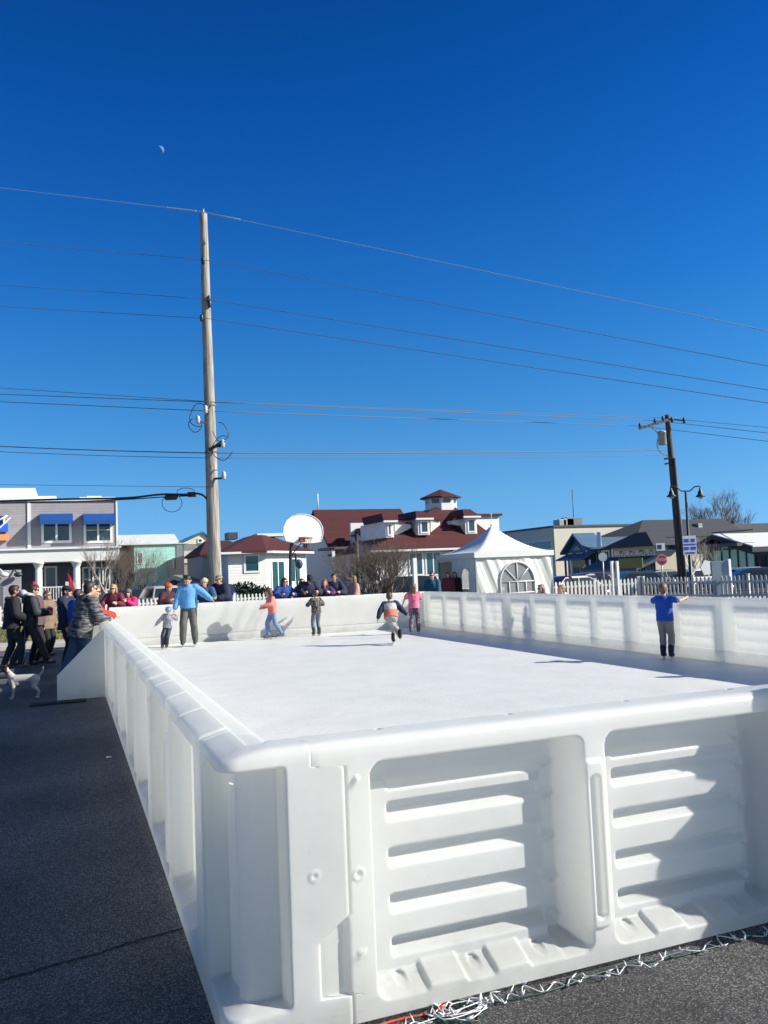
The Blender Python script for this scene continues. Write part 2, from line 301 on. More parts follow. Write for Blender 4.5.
# ------------------------------------------------------------------ rink
H = 1.05; T = .24; XL, YF, XR, YB = .49, 3.02, 9.86, 22.42
struct('ice_surface', MB().box(XL+T+.002, XR-T-.002, YF+T+.002, YB-T-.002, -.01, .035), ice_mat())
def rrect(u, z, a, b, c, d, r):      # inside distance of a rounded rectangle
    cx, cz = (a+b)/2, (c+d)/2; dx = abs(u-cx)-(b-a)/2+r; dz = abs(z-cz)-(d-c)/2+r
    return -(sqrt(max(dx, 0)**2+max(dz, 0)**2)+min(max(dx, dz), 0)-r)
SLOT = (.765, .59, .415, .25)
def ribdepth(u, z, b0, b1):
    DEEP, FACE = RIBS
    uL = b0+.10; uR = b1-.16
    e = DEEP
    if z > .86: e = DEEP
    else:
        e = FACE
        if z > .80: e = DEEP+(FACE-DEEP)*sst((.86-z)/.05)
        for s in SLOT:
            if s-.074 < z < s+.006:
                if z > s: e = FACE+(DEEP-FACE)*(1-(z-s)/.006)
                elif z > s-.032: e = DEEP
                else: e = FACE+(DEEP-FACE)*(1-sst((s-.032-z)/.042))
    # rounded left ends of the slots
    if u < uL+.03 and z < .86:
        k = sst((u-uL)/.03); e = FACE+(e-FACE)*k
    if u > uR:
        k = sst((u-uR)/.03); base = DEEP
        e = e+(base-e)*k
        for s in (.90,)+SLOT:
            q = sqrt((u-uR-.065)**2+(z-s+.07)**2)
            if q < .035: e = min(e, DEEP-.035*sst((.035-q)/.025))
    return e
def bay(u, z, b0, b1):
    z0, z1 = .085, .965
    s = rrect(u, z, b0, b1, z0, z1, .055)
    if s <= 0: return 0
    a = min(sst(s/.022), sst((b1-u)/.075), sst((z1-z)/.03))
    low = .055
    rel = u-b0
    pad = 0
    for p0, p1 in ((.20, .38), (.49, .66)):
        pad = max(pad, min(sst((rel-p0)/.018), sst((p1-rel)/.018)))
    zb = (z-z0-.013*pad)/low
    a = min(a, sst(zb*.9+.08*(1-pad)))
    d = ribdepth(u, z, b0, b1)*a
    for hx in (.12, .435, .73):
        q = sqrt((rel-hx)**2+((z-.118)*2.2)**2)
        if q < .034: d += .024*sst((.027-q)/.009)-.004*sst(1-abs(q-.029)/.005)
    return d
def ring(u, z, cu_, cz_, r):
    q = sqrt((u-cu_)**2+(z-cz_)**2)
    if q > r*1.5: return 0
    return -.006*sst(1-abs(q-r)/(.006)) + (.006*sst((r*.45-q)/.004))
def peg(u, z, cu_, cz_):
    t = max(0, min(1, ((u-cu_)*.6+(z-cz_)*.8)/.05)); q = sqrt((u-cu_-.6*.05*t)**2+(z-cz_-.8*.05*t)**2)
    return -.014*t*sst((.012-q)/.006)
RIBS = [.185, .115]; RELIEF = [0]
def paneldisp(u, z, L):
    k = 2.3/L; uu = u*k
    d = bay(uu, z, .10, 1.06) if uu < 1.11 else bay(uu, z, 1.16, 2.12)
    # clip on the centre post
    s = rrect(uu, z, 1.035, 1.145, .17, .86, .03)
    if s > 0:
        d = d*(1-sst(s/.02))-.018*sst(s/.012)
        s2 = rrect(uu, z, 1.062, 1.118, .21, .80, .025)
        if s2 > 0: d += .026*sst(s2/.012)
    d += ring(uu, z, .04, .56, .02)+peg(uu, z, .015, .87)+peg(uu, z, .015, .24)
    return d
def seamx(z):                        # end of the corner unit's tongue
    if z > .965: return .83 if z < 1.04 else .81
    if z > .42: return .957
    if z > .34: return .957-(.42-z)/.08*.115
    if z > .135: return .842
    return .957
def profile(res):
    P = []
    n = int(.99/res); P += [(0, .030+.964*i/n, 1) for i in range(n+1)]
    P += [(.002, 1.006, 0), (.007, 1.014, 0), (.016, 1.020, 0), (.03, 1.026, 0), (.06, 1.034, 2), (.09, 1.042, 2), (.12, H, 2), (.132, 1.048, 0), (.138, 1.037, 0), (.150, 1.032, 4), (.156, 1.032, 4), (.162, 1.032, 4), (.168, 1.032, 4), (.174, 1.032, 4), (.180, 1.032, 4), (.19, 1.032, 0), (.21, 1.032, 0), (.23, 1.028, 0), (.238, 1.015, 0), (T, .99, 0)]
    P += [(T, .95-.016*i, 5) for i in range(42)]; P += [(T, .26, 3), (T-.003, .235, 0), (T-.012, .228, 0), (T-.012, .218, 0), (T, .21, 0), (T, .12, 0), (T, .03, 0)]
    return P
FLAT = [0]
def notch(u):                        # shallow grooves across the coping
    q = (u+.31) % .635; q = min(q, .635-q); return .014*sst((.020-q)/.010)
def make_grid(us, prof, pos):
    P = [[pos(u, p) for u in us] for p in prof]
    return P
def flatz(d, z):                     # front wall: level coping with a rounded outer lip
    if d < .001: return z
    if d < .03: return {.002: 1.018, .007: 1.032, .016: 1.043, .03: 1.048}.get(d, z)
    return H+.0005 if d < .19 else z+.012
def make_panel(name, L, res, skew=None):
    nu = int(L/res); us = [L*i/nu for i in range(nu+1)]
    prof = profile(res)
    def pos(u, p):
        d, z, fl = p
        x = u
        if FLAT[0] and d < .20 and z > 1.0: z = flatz(d, z)
        if skew and u < .085:
            s0 = skew(z)+.003; x = s0+u*(.085-s0)/.085
        dd = d
        if fl == 1:
            dd += paneldisp(x, z, L)
            e = min(x-(skew(z) if skew else 0), L-x)
            dd += .006*(1-sst(e/.007))
            if skew and x < .0 and .13 < z < .43: dd += .022*sst((-.004-x)/.02)*sst((.42-z)/.03)
        if fl == 4 and res < .01:
            q = (x+.93-.60*.38) % .60-.3; q = sqrt(q*q+(d-.166)**2); z -= .022*sst((.014-q)/.006)
        if fl == 5:
            k_ = 2.3/L; uu = x*k_; rel_ = (uu-.10) if uu < 1.11 else (uu-1.16)
            if 0 < rel_ < .96:
                a_ = sst(rel_/.06)*sst((.96-rel_)/.06)*sst((.93-z)/.04); ph = ((z-.25+.08)/.172) % 1
                dd -= RELIEF[0]*a_*(sst(ph/.35)*sst((1-ph)/.25))*(.8+.2*cos(rel_*2*pi/.08))
        if fl == 0 or fl == 2 or fl == 4:
            if d < .135 and not skew and res > .0096: z = z-notch(x)*1.0
            e = min(x-(skew(z) if skew else 0), L-x); z -= .006*(1-sst(e/.007))
        return (x, dd, z)
    g_ = make_grid(us, prof, pos); m = MB(); m.grid(g_, len(us), len(prof), True, False)
    for col, fl in ((0, False), (-1, True)):
        ring_ = [row[col] for row in g_]
        # end cap: bridge outer face to inner face
        n = len(ring_)
        if skew and col == 0:
            k_ = [q for q, p_ in zip(ring_, prof) if p_[1] < 1.03 and p_[0] < .03]; m.add(k_+[(q[0], T-.001, q[2]) for q in k_], [(i, i+1, len(k_)+i+1, len(k_)+i) for i in range(len(k_)-1)]); continue
        f = list(range(n)); f = f if not fl else f[::-1]
        m.add(ring_, [tuple(f)])
    return m.mesh(name)
G_B = 'interlocking white barrier panels round the rink'
def place_panel(me, loc, rz, label):
    o = bpy.data.objects.new('rink_barrier', me); C.objects.link(o); o.location = loc; o.rotation_euler = (0, 0, rz)
    if not me.materials: me.materials.append(PLASTIC)
    return tag(o, label, 'barrier panel', G_B)
X0 = .957
FLAT[0] = 1
pf = make_panel('rink_barrier', 2.3, .0066, lambda z: seamx(z)-X0)
place_panel(pf, (X0, YF, 0), 0, 'white ribbed barrier panel at the front of the rink, next to the smooth corner unit')
pn = make_panel('rink_barrier', 2.3, .0095)
place_panel(pn, (X0+2.3, YF, 0), 0, 'white ribbed barrier panel of the front wall cut off by the right photo edge')
FLAT[0] = 1
pc = make_panel('rink_barrier', 2.3, .022)
place_panel(pc, (X0+4.6, YF, 0), 0, 'white barrier panel of the front wall farther right, beyond the photo edge')
pe = make_panel('rink_barrier', 9.403-X0-6.9, .03)
place_panel(pe, (X0+6.9, YF, 0), 0, 'short white barrier panel at the right end of the front wall')
FLAT[0] = 0
ords = ['first', 'second', 'third', 'fourth', 'fifth', 'sixth', 'seventh', 'eighth']
ys = 3.49; LS = (21.95-ys)/8
pl1 = make_panel('rink_barrier', LS, .010); pl2 = make_panel('rink_barrier', LS, .016)
for i in range(8):
    place_panel(pl1 if i < 2 else pl2, (XL, ys+LS*(i+1), 0), -pi/2, f'white ribbed barrier panel, {ords[i]} from the near corner along the shaded left wall')
RIBS[:] = [.220, .195]; RELIEF[0] = .010
pr = make_panel('rink_barrier', LS, .016)
RIBS[:] = [.185, .115]; RELIEF[0] = 0
for i in range(8):
    place_panel(pr, (XR, ys+LS*i, 0), pi/2, f'white translucent barrier panel, {ords[i]} from the far tent corner along the right wall' if False else f'white translucent barrier panel, {ords[7-i]} from the far corner along the right wall')
RIBS[:] = [.185, .115]
fx0, fx1 = .96, 9.39; LF = (fx1-fx0)/4; pfar = make_panel('rink_barrier', LF, .022)
for i in range(4):
    place_panel(pfar, (fx1-LF*i, YB, 0), pi, f'sunlit white barrier panel of the far wall, {ords[3-i]} from its left end')
# corner units
def corner_mesh(res):
    R = .07; sA = X0-XL-R; sB = sA+R*pi/2; sC = sB+(ys-.003-YF-R)
    us = []
    s = 0
    while s < sC: us.append(s); s += res
    us.append(sC)
    prof = profile(res)
    cin = Vector((XL+T, YF+T, 0))
    def outer(s):
        if s <= sA: return Vector((X0-s, YF, 0))
        if s <= sB: a = (s-sA)/R; return Vector((XL+R-R*sin(a), YF+R-R*cos(a), 0))
        return Vector((XL, YF+R+(s-sB), 0))
    def inner(s, o):
        return Vector((max(o.x, cin.x) if s <= sB else cin.x, cin.y if s <= sB else max(o.y, cin.y), 0))
    def pos(s, p):
        d, z, fl = p
        ss = s
        if s < .22: cut = X0-seamx(z); ss = cut+s*(.22-cut)/.22
        if d < .20 and z > 1.0: k_ = 1-sst((ss-(sA-.10))/.22); z = z+(flatz(d, z)-z)*k_
        o = outer(ss); n_ = inner(ss, o)-o; full = n_.length
        dd = d
        if fl == 1:
            a = sst((ss-.222)/.035)*sst((.985-z)/.02)*sst((z-.125)/.025)*sst((sC-.09-ss)/.03)
            cn = 1-sst(abs(ss-(sA+sB)/2)/.12)
            dep = .085+.004*cos((ss-.222)*2*pi/.2)-.01*cn
            dd += dep*a
            q = sqrt((ss-.12)**2+(z-.58)**2); dd += ring(ss, z, .13, .58, .016)
            dd += .006*(1-sst(min(ss-(X0-seamx(z)), sC-ss)/.007))
        else:
            if fl != 3 and d < .135 and ss > sB+.1: z = z-notch(ss)*.7
        k = dd/T
        r_ = o+n_*k
        if fl in (0, 2) and d < .03 and False: pass
        return (r_.x, r_.y, z)
    m = MB(); g_ = make_grid(us, prof, pos); m.grid(g_, len(us), len(prof), True, True)
    for col, fl in ((0, True), (-1, False)):
        rg = [row[col] for row in g_]
        if col == 0:
            k_ = [q for q, p_ in zip(rg, prof) if p_[1] < 1.03 and p_[0] < .03]; m.add(k_+[(q[0], YF+T-.001, q[2]) for q in k_], [(i, i+1, len(k_)+i+1, len(k_)+i) for i in range(len(k_)-1)]); continue
        f = list(range(len(rg))); m.add(rg, [tuple(f if not fl else f[::-1])])
    return m
o = corner_mesh(.008).build('corner_unit', PLASTIC); tag(o, 'smooth white corner unit of the rink barrier nearest the camera', 'barrier corner', 'rounded corner units of the barrier')
cmesh = corner_mesh(.025).mesh('corner_unit'); cmesh.materials.append(PLASTIC)
for sx, sy, lb in ((-1, 1, 'white corner unit beyond the right photo edge joining front and right walls'), (1, -1, 'white corner unit where the far wall meets the left wall behind leaning onlookers'), (-1, -1, 'white corner unit where far and right walls meet beside the tent')):
    me = cmesh.copy(); mx = Matrix.Translation(((XL+XR) if sx < 0 else 0, (YF+YB) if sy < 0 else 0, 0)) @ Matrix.Diagonal((sx, sy, 1, 1))
    me.transform(mx)
    if sx*sy < 0: me.flip_normals()
    q = bpy.data.objects.new('corner_unit', me); C.objects.link(q); tag(q, lb, 'barrier corner', 'rounded corner units of the barrier')
# wedge fin
wy = 13.0
m = MB().prism([(-.17, wy, .012), (XL-.002, wy, .012), (XL-.002, wy, 1.0), (.44, wy, .98), (-.17, wy, .37)], (0, .05, 0))
o = m.build('barrier_fin', PLASTIC, bevel=.008); tag(o, 'flat white sloping side fin standing out from the left rink wall', 'barrier fin')
m = MB().box(-.52, .22, 12.72, 12.98, .0, .022)
o = m.build('rubber_mat', mat('black_rubber', (.012, .012, .014), .8), bevel=.006); tag(o, 'flat black rubber strip lying at the foot of the white fin', 'rubber mat')
m = MB().add([(0, 0, .003), (.05, .01, .006), (.045, .04, .004), (.005, .03, .01), (0, 0, 0.0005), (.05, .01, .001), (.045, .04, .001), (.005, .03, .001)], [(0, 1, 2, 3), (7, 6, 5, 4), (0, 4, 5, 1), (1, 5, 6, 2), (2, 6, 7, 3), (3, 7, 4, 0)])
o = m.build('paper_scrap', WHITE, loc=atZ(106, 758)); tag(o, 'small white paper scrap lying on dark asphalt left of the rink', 'litter')
gr_ = MB(); random.seed(21)
for i in range(900):
    x = random.uniform(.2, 4.2) if i % 3 else random.uniform(-3.0, .42); y = random.uniform(1.4, 2.98) if i % 3 else random.uniform(2.4, 9); r_ = random.uniform(.0015, .005)
    gr_.add([(x-r_, y-r_, .0), (x+r_, y-r_*.6, 0), (x+r_*.4, y+r_, 0), (x, y, r_*1.3)], [(0, 1, 3), (1, 2, 3), (2, 0, 3)])
tag(gr_.build('grit', mat('loose_grit', (.25, .24, .22), .9, .5, 40)), kind='stuff')
# string lights along the base
WW = mat('white_wire', (.72, .72, .72), .4, .1)
BULB = mat('bulb_plastic', (.55, .58, .72), .2, .2, 30)
root = thing('string_lights', 'white wired string of mini lights lying along the foot of the front wall', 'string lights', (0, 0, 0))
path = []; x = 1.13; k = 0; random.seed(11)
while x < 3.75:
    path.append(Vector((x, YF-.045+.028*(1 if k % 2 else -1)*random.uniform(.1, 1.3)+.012*sin(x*5), .005+random.random()**3*.03))); x += random.choice((random.uniform(.02, .05), random.uniform(.04, .085))); k += 1
def smooth_path(p, n=3):
    out = []
    for i in range(len(p)-1):
        a = p[max(i-1, 0)]; b = p[i]; c = p[i+1]; d = p[min(i+2, len(p)-1)]
        for k in range(n):
            t = k/n; out.append(.5*((2*b)+(c-a)*t+(2*a-5*b+4*c-d)*t*t+(3*b-a-3*c+d)*t**3))
    out.append(p[-1]); return out
MB().tube(smooth_path(path, 4), .0023, 6).build('wire', WW, root)
tangle = []
c0 = atZ(460, 1012)
for i in range(15):
    a = i*1.9; r_ = .13*(.4+.6*random.random()); tangle.append(Vector((c0.x+r_*cos(a)*1.15+.02*sin(i*.3), c0.y+r_*sin(a)*.75, .005+.02*random.random())))
tangle = [path[0]]+tangle
MB().tube(smooth_path(tangle, 5), .0022, 5).build('wire', WW, root)
for i in range(0, 76):
    p = path[min(len(path)-1, int(i*len(path)/58))] if i < 58 else tangle[min(len(tangle)-1, int((i-58)*.7)+1)]
    a = random.uniform(0, 2*pi); tilt = random.uniform(.5, 1.5); d = Vector((cos(a)*sin(tilt), sin(a)*sin(tilt), abs(cos(tilt))))
    ln = random.uniform(.028, .04)
    mb = MB().tube([p, p+d*ln*.55, p+d*ln*.58, p+d*ln], [.0035, .0038, .0028, .0006], 6)
    mb.build('bulb', WW if i % 3 else BULB, root)
rp = [atZ(x, y)+Vector((0, 0, .006)) for x, y in ((330, 1048), (380, 1027), (405, 1020), (425, 1016), (439, 1011))]
gt = [Vector((c0.x+.16*cos(i*2.3)*(.4+.6*random.random())-.04, c0.y+.10*sin(i*2.3)-.01, .005+.012*random.random())) for i in range(14)]
MB().tube(smooth_path(gt, 4), .0024, 5).build('green_wire', mat('green_cord', (.01, .05, .035), .4), root)
o = thing('extension_cord', 'thin red extension cord running out from under the tangle of lights', 'cord')
MB().tube(smooth_path(rp, 6), .0045, 8).build('cable', mat('red_cord', (.55, .06, .03), .4), o)
q = rp[-1]; MB().tube([q, q+Vector((.02, .012, .002)), q+Vector((.045, .02, .004))], [.011, .014, .010], 10).build('plug', mat('red_cord', (.55, .06, .03)), o)
gp = [Vector((1.5+i*.07, YF-.035-.02*sin(i*.55)*(1 if i < 12 else .4), .005)) for i in range(24)]
o = MB().tube(smooth_path(gp, 4), .0035, 6).build('green_cord', mat('green_cord', (.01, .05, .035), .4)); tag(o, 'thin dark green cord lying beside the white string of lights', 'cord')
o = MB().prism([(0, 0, 0), (.035, .008, 0), (.034, .026, 0), (0, .018, 0)], (0, 0, .003)).build('blue_tag', mat('blue_tag', (.03, .13, .6), .4), loc=atZ(531, 981)+Vector((0, 0, .01))); tag(o, 'small bright blue plastic tag on the string of lights', 'tag')
#PART2
# ------------------------------------------------------------------ surroundings: helpers
def win(mb_frame, mb_glass, x0, x1, y, z0, z1, fw=.09, mx=1, mz=0, out=.05):
    """window in a wall facing -y at y: frame pieces and a pane"""
    mb_frame.box(x0, x0+fw, y-out, y+.02, z0, z1).box(x1-fw, x1, y-out, y+.02, z0, z1).box(x0+fw, x1-fw, y-out, y+.02, z0, z0+fw).box(x0+fw, x1-fw, y-out, y+.02, z1-fw, z1)
    for i in range(mx): c = x0+(x1-x0)*(i+1)/(mx+1); mb_frame.box(c-fw*.4, c+fw*.4, y-out*.8, y+.02, z0+fw, z1-fw)
    for i in range(mz): c = z0+(z1-z0)*(i+1)/(mz+1); mb_frame.box(x0+fw, x1-fw, y-out*.7, y+.02, c-.02, c+.02)
    mb_glass.box(x0+fw*.5, x1-fw*.5, y-out*.35, y+.01, z0+fw*.5, z1-fw*.5)
GLS = glass('window_glass'); TEAL = glass('teal_glass', (.012, .075, .09))
def window(parent, x0, x1, y, z0, z1, gm=None, fm=None, **k):
    f = MB(); g_ = MB(); win(f, g_, x0, x1, y, z0, z1, **k)
    o = f.build('window', fm or TRIM, parent); g_.build('pane', gm or GLS, o); return o
def window_side(parent, x, y0, y1, z0, z1, sgn=-1, gm=None, fw=.09, n=1):   # window in a wall facing sgn*x
    f = MB(); a, b = (x+sgn*.05, x-sgn*.02); a, b = min(a, b), max(a, b)
    f.box(a, b, y0, y0+fw, z0, z1).box(a, b, y1-fw, y1, z0, z1).box(a, b, y0+fw, y1-fw, z0, z0+fw).box(a, b, y0+fw, y1-fw, z1-fw, z1)
    for i in range(n): c = y0+(y1-y0)*(i+1)/(n+1); f.box(a, b, c-.03, c+.03, z0+fw, z1-fw)
    o = f.build('window', TRIM, parent); a, b = sorted((x+sgn*.02, x-sgn*.015)); MB().box(a, b, y0+fw*.5, y1-fw*.5, z0+fw*.5, z1-fw*.5).build('pane', gm or GLS, o); return o
def fx(px, Y, py=560): return atY(px, py, Y).x
def fz(py, Y, px): return atY(px, py, Y).z
def hip(poly, z0, z1, inset, over=.4, thick=.12):
    """hip roof over a footprint polygon (list of (x,y)); returns MB"""
    cx = sum(p[0] for p in poly)/len(poly); cy = sum(p[1] for p in poly)/len(poly); n = len(poly)
    def off(p, d):
        v = Vector((p[0]-cx, p[1]-cy)); L_ = v.length; return (cx+v.x*(L_+d)/L_, cy+v.y*(L_+d)/L_)
    A = [(*off(p, over), z0) for p in poly]; A2 = [(*off(p, over), z0-thick) for p in poly]
    B = [(cx+(p[0]-cx)*inset[0], cy+(p[1]-cy)*inset[1], z1) for p in poly]
    m = MB().add(A+B, [(i, (i+1) % n, n+(i+1) % n, n+i) for i in range(n)]+[tuple(range(n, 2*n))])
    m.add(A2+A, [(i, (i+1) % n, n+(i+1) % n, n+i) for i in range(n)]+[tuple(range(n))[::-1]])
    return m
# ---- grey two-storey building at the left
Y = 60.0
SH = siding('grey_shingle', (.28, .262, .275), .17, var=.16)
b = thing('grey_building', 'two storey grey shingled building with blue awnings and white columned porch', 'building', (0, 0, 0))
X_0, X_1 = fx(-70, Y), fx(117.5, Y); zt = fz(501, Y, 80); zp = fz(551, Y, 80); zp0 = fz(562, Y, 80); zf = .55
MB().box(X_0, X_1, Y, Y+13, zp-.02, zt).build('wall', SH, b)
MB().box(X_0, X_1, Y-2.3, Y+.1, zp0, zp+.05).box(X_0-.1, X_1+.12, Y-2.45, Y+.05, zp+.05, zp+.17).box(X_1-.5, X_1, Y+.1, Y+12, zp0, zp-.03).build('porch_beam', TRIM, b, .02)
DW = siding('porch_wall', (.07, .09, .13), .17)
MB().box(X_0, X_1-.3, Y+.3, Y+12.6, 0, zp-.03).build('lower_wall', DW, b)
MB().box(X_0, X_1, Y-2.3, Y+.3, 0, zf).build('porch_floor', CONC, b)
MB().box(X_0-.1, X_1+.1, Y-.12, Y+13.1, zt, zt+.16).box(X_1-.06, X_1+.06, Y-.06, Y+.1, zp+.17, zt).box(fx(29.5, Y)-.1, fx(29.5, Y)+.1, Y-.07, Y+.02, zp+.17, zt).build('trim', TRIM, b)
MB().box(fx(-60, Y+3), fx(36, Y+3), Y+3, Y+9, zt+.16, fz(488, Y+3, 20)).box(fx(-60, Y+1), fx(57, Y+1), Y+1, Y+10, zt+.14, fz(496, Y+1, 40)).box(fx(80, Y+1), X_1, Y+1, Y+9, zt+.15, fz(497, Y+1, 100)).box(fx(88, Y+2), fx(103, Y+2), Y+3, Y+4, zt+.3, fz(494.5, Y+2, 95)).build('parapet', TRIM, b, .03)
for px in (38.5, 76.5):
    x = fx(px, Y-2.1)
    MB().lathe((x, Y-2.1, zf), [(.28, 0), (.28, .12), (.22, .2), (.215, zp0-zf-.45), (.19, zp0-zf-.4), (.24, zp0-zf-.32), (.32, zp0-zf-.1), (.36, zp0-zf-.08), (.36, zp0-zf)], 16).build('column', TRIM, b)
AW = mat('blue_canvas', (.006, .065, .26), .6, .12, 3)
for x0, x1 in ((40.5, 73.5), (84, 115.5)):
    a, c = fx(x0, Y-.6), fx(x1, Y-.6); z1, z0 = fz(513.5, Y-.3, x0), fz(524.5, Y-1, x0)
    MB().prism([(a, Y-.02, z1), (a, Y-.55, z1-.08), (a, Y-1.15, z0+.25), (a, Y-1.15, z0), (a, Y-1.12, z0), (a, Y-1.12, z0+.22), (a, Y-.02, z1-.1)], (c-a, 0, 0)).add([(a, Y-.02, z1), (a, Y-.55, z1-.08), (a, Y-1.15, z0+.25), (a, Y-1.15, z0), (a, Y-.02, z0)], [(0, 1, 2, 3, 4)]).add([(c, Y-.02, z1), (c, Y-.55, z1-.08), (c, Y-1.15, z0+.25), (c, Y-1.15, z0), (c, Y-.02, z0)], [(4, 3, 2, 1, 0)]).build('awning', AW, b)
window(b, fx(41.5, Y), fx(72, Y), Y, fz(543, Y, 57), fz(517, Y, 57), fw=.16, mx=1)
window(b, fx(84, Y), fx(113, Y), Y, fz(543, Y, 100), fz(517, Y, 100), fw=.16, mx=1, mz=1)
window(b, fx(44, Y+.3), fx(57, Y+.3), Y+.3, zf+.05, fz(566, Y, 50), fw=.12, mx=0)
for px in (82, 92, 102): window(b, fx(px, Y+.3), fx(px+8, Y+.3), Y+.3, zf+.6, fz(567, Y, px), fw=.1, mx=0, mz=1)
gx0, gx1 = fx(-45, Y-3), fx(20.5, Y-3); gz = fz(570, Y-3, 10)
MB().box(gx0, gx1, Y-3, Y-2.31, 0, gz).build('garage_wall', SH, b); MB().box(gx0+.8, gx1-1.0, Y-3.06, Y-2.99, 0, gz-1.0).build('garage_door', mat('garage_grey', (.11, .12, .13)), b)
for px in (5, 19):
    x = fx(px, Y-3.3); z = fz(577, Y-3.3, px)
    MB().bar((x-.3, Y-3.02, z+.5), (x-.1, Y-3.3, z+.25), .06, .06).ell((x-.05, Y-3.35, z+.15), (.26, .2, .16), 10, 6).build('spot_light', WHITE if px < 10 else DARKMET, b)
rl = MB(); a, c = fx(42, Y-2.2), fx(66, Y-2.2)
rl.box(a, c, Y-2.25, Y-2.18, zf+.95, zf+1.03).box(a, c, Y-2.25, Y-2.18, zf+.1, zf+.16)
for i in range(int((c-a)/.16)): rl.box(a+.16*i, a+.16*i+.05, Y-2.24, Y-2.19, zf+.16, zf+.95)
rl.build('railing', TRIM, b)
MB().box(c-.05, c+.35, Y-2.35, Y-2.05, zf, zf+1.3).build('railing_post', TRIM, b)
# sign on the grey building: cut off by the photo edge, ends in "y"
sg = thing('shop_sign', 'blue and orange shop sign with white script on grey shingles at the left edge', 'sign', (0, 0, 0))
sx1 = fx(8.2, Y-.5)
MB().box(fx(-45, Y-.5), fx(8, Y-.5), Y-.30, Y-.08, fz(532, Y, 4), fz(524, Y, 4)).build('board', mat('sign_blue', (.02, .12, .6)), sg)
MB().box(fx(-45, Y-.5), fx(8.3, Y-.5), Y-.32, Y-.08, fz(540.5, Y, 4), fz(534.5, Y, 4)).build('lower_board', mat('sign_orange', (.75, .28, .12)), sg)
MB().box(fx(-30, Y-.5), fx(5, Y-.5), Y-.22, Y-.08, fz(524, Y, 4), fz(516, Y, 4)).build('backing', mat('sign_navy', (.03, .03, .25)), sg)
def text(body, size, m, parent, loc, rot=(pi/2, 0, 0), name='lettering', ext=.02, align='CENTER', shear=0):
    cu = bpy.data.curves.new(name, 'FONT'); cu.body = body; cu.size = size; cu.extrude = ext; cu.align_x = align; cu.align_y = 'CENTER'; cu.shear = shear
    t = bpy.data.objects.new('tmp', cu); dg = bpy.context.evaluated_depsgraph_get(); C.objects.link(t); bpy.context.view_layer.update()
    me = bpy.data.meshes.new_from_object(t.evaluated_get(bpy.context.evaluated_depsgraph_get())); bpy.data.objects.remove(t); bpy.data.curves.remove(cu)
    me.materials.clear(); me.materials.append(m); o = bpy.data.objects.new(name, me); C.objects.link(o); o.parent = parent; o.location = loc; o.rotation_euler = rot; return o
text('y', 1.15, WHITE, sg, (fx(3.4, Y-.4), Y-.36, fz(520.5, Y, 4)), ext=.03, shear=.5)
MB().tube([(fx(-6, Y), Y-.34, fz(519, Y, 0)), (fx(1, Y), Y-.36, fz(520, Y, 0)), (fx(8, Y), Y-.36, fz(516, Y, 4))], .06, 6).build('swash', WHITE, sg)
# small red flag by the porch
fl = thing('feather_flag', 'tall narrow red feather flag in front of the white porch railing', 'flag', (fx(69, 56), 56, 0))
fxx = 0
MB().tube([(0, 0, 0), (0, 0, 2.6), (-.05, 0, fz(572, 56, 67))], .02, 6).build('pole', DARKMET, fl)
z0, z1 = fz(595, 56, 68), fz(573, 56, 66)
MB().prism([(.02, 0, z0), (.35, 0, z0+.1), (.22, 0, z0+.8), (-.02, 0, z1), (-.08, 0, z1)], (0, .02, 0)).build('cloth', mat('flag_red', (.6, .03, .05)), fl)

# ---- teal and pale buildings further back
Y = 82.0
b = thing('pale_long_building', 'long low cream building with pale roof and small gable behind the teal front', 'building')
CR = siding('cream_siding', (.55, .53, .38), .2); PW = mat('pale_roof', (.62, .64, .62), .6, .12, 1.2)
x0, x1, x2 = fx(116, Y), fx(180, Y), fx(213, Y)
MB().box(x0, x2, Y, Y+14, 0, fz(544, Y, 160)).build('wall', CR, b)
MB().prism([(x0, Y-.3, fz(544, Y, 160)), (x0, Y+4, fz(534.5, Y+4, 150)), (x0, Y+14, fz(540, Y, 160))], (x1-x0, 0, 0)).build('roof', PW, b)
MB().prism([(x1+.02, Y-.2, fz(544, Y, 190)), (x2, Y-.2, fz(544, Y, 205)), ((x1+x2)/2+.6, Y-.2, fz(533, Y, 201))], (0, 10, 0)).build('gable', CR, b)
MB().prism([(x1-.3, Y-.4, fz(544.5, Y, 190)), (x1-.3, Y-.4, fz(543, Y, 190)), ((x1+x2)/2+.6, Y-.4, fz(531.5, Y, 201)), (x2+.4, Y-.4, fz(543, Y, 205)), (x2+.4, Y-.4, fz(544.5, Y, 205)), ((x1+x2)/2+.6, Y-.4, fz(533.2, Y, 201))], (0, 10.4, 0)).build('gable_roof', mat('blue_roof', (.03, .12, .30), .5), b)
window(b, fx(198, Y-.2), fx(203, Y-.2), Y-.22, fz(543, Y, 200), fz(538.5, Y, 200), mx=0)
Y = 74.0
b = thing('teal_building', 'low building with bright mint green front wall', 'building')
x0, x1 = fx(134, Y), fx(186, Y)
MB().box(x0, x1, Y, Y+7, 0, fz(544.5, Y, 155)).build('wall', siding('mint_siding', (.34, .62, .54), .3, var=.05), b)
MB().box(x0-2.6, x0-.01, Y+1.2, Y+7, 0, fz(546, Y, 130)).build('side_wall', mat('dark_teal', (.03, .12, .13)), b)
MB().box(x0-3, x1+.3, Y-.2, Y+7.4, fz(544.5, Y, 155), fz(543.6, Y, 155)).build('roof_edge', CR, b)
window(b, fx(137, Y), fx(143, Y), Y, fz(564, Y, 140), fz(552, Y, 140), mx=1)
Y = 60.0
b = thing('taupe_building', 'plain taupe walled building with flat roof and rooftop unit', 'building')
x0, x1 = fx(184, Y), fx(216, Y); zz = fz(551, Y, 185)
poly = [(x0, Y), (x1, Y), (x1, Y+38), (fx(150, Y+38), Y+38)]
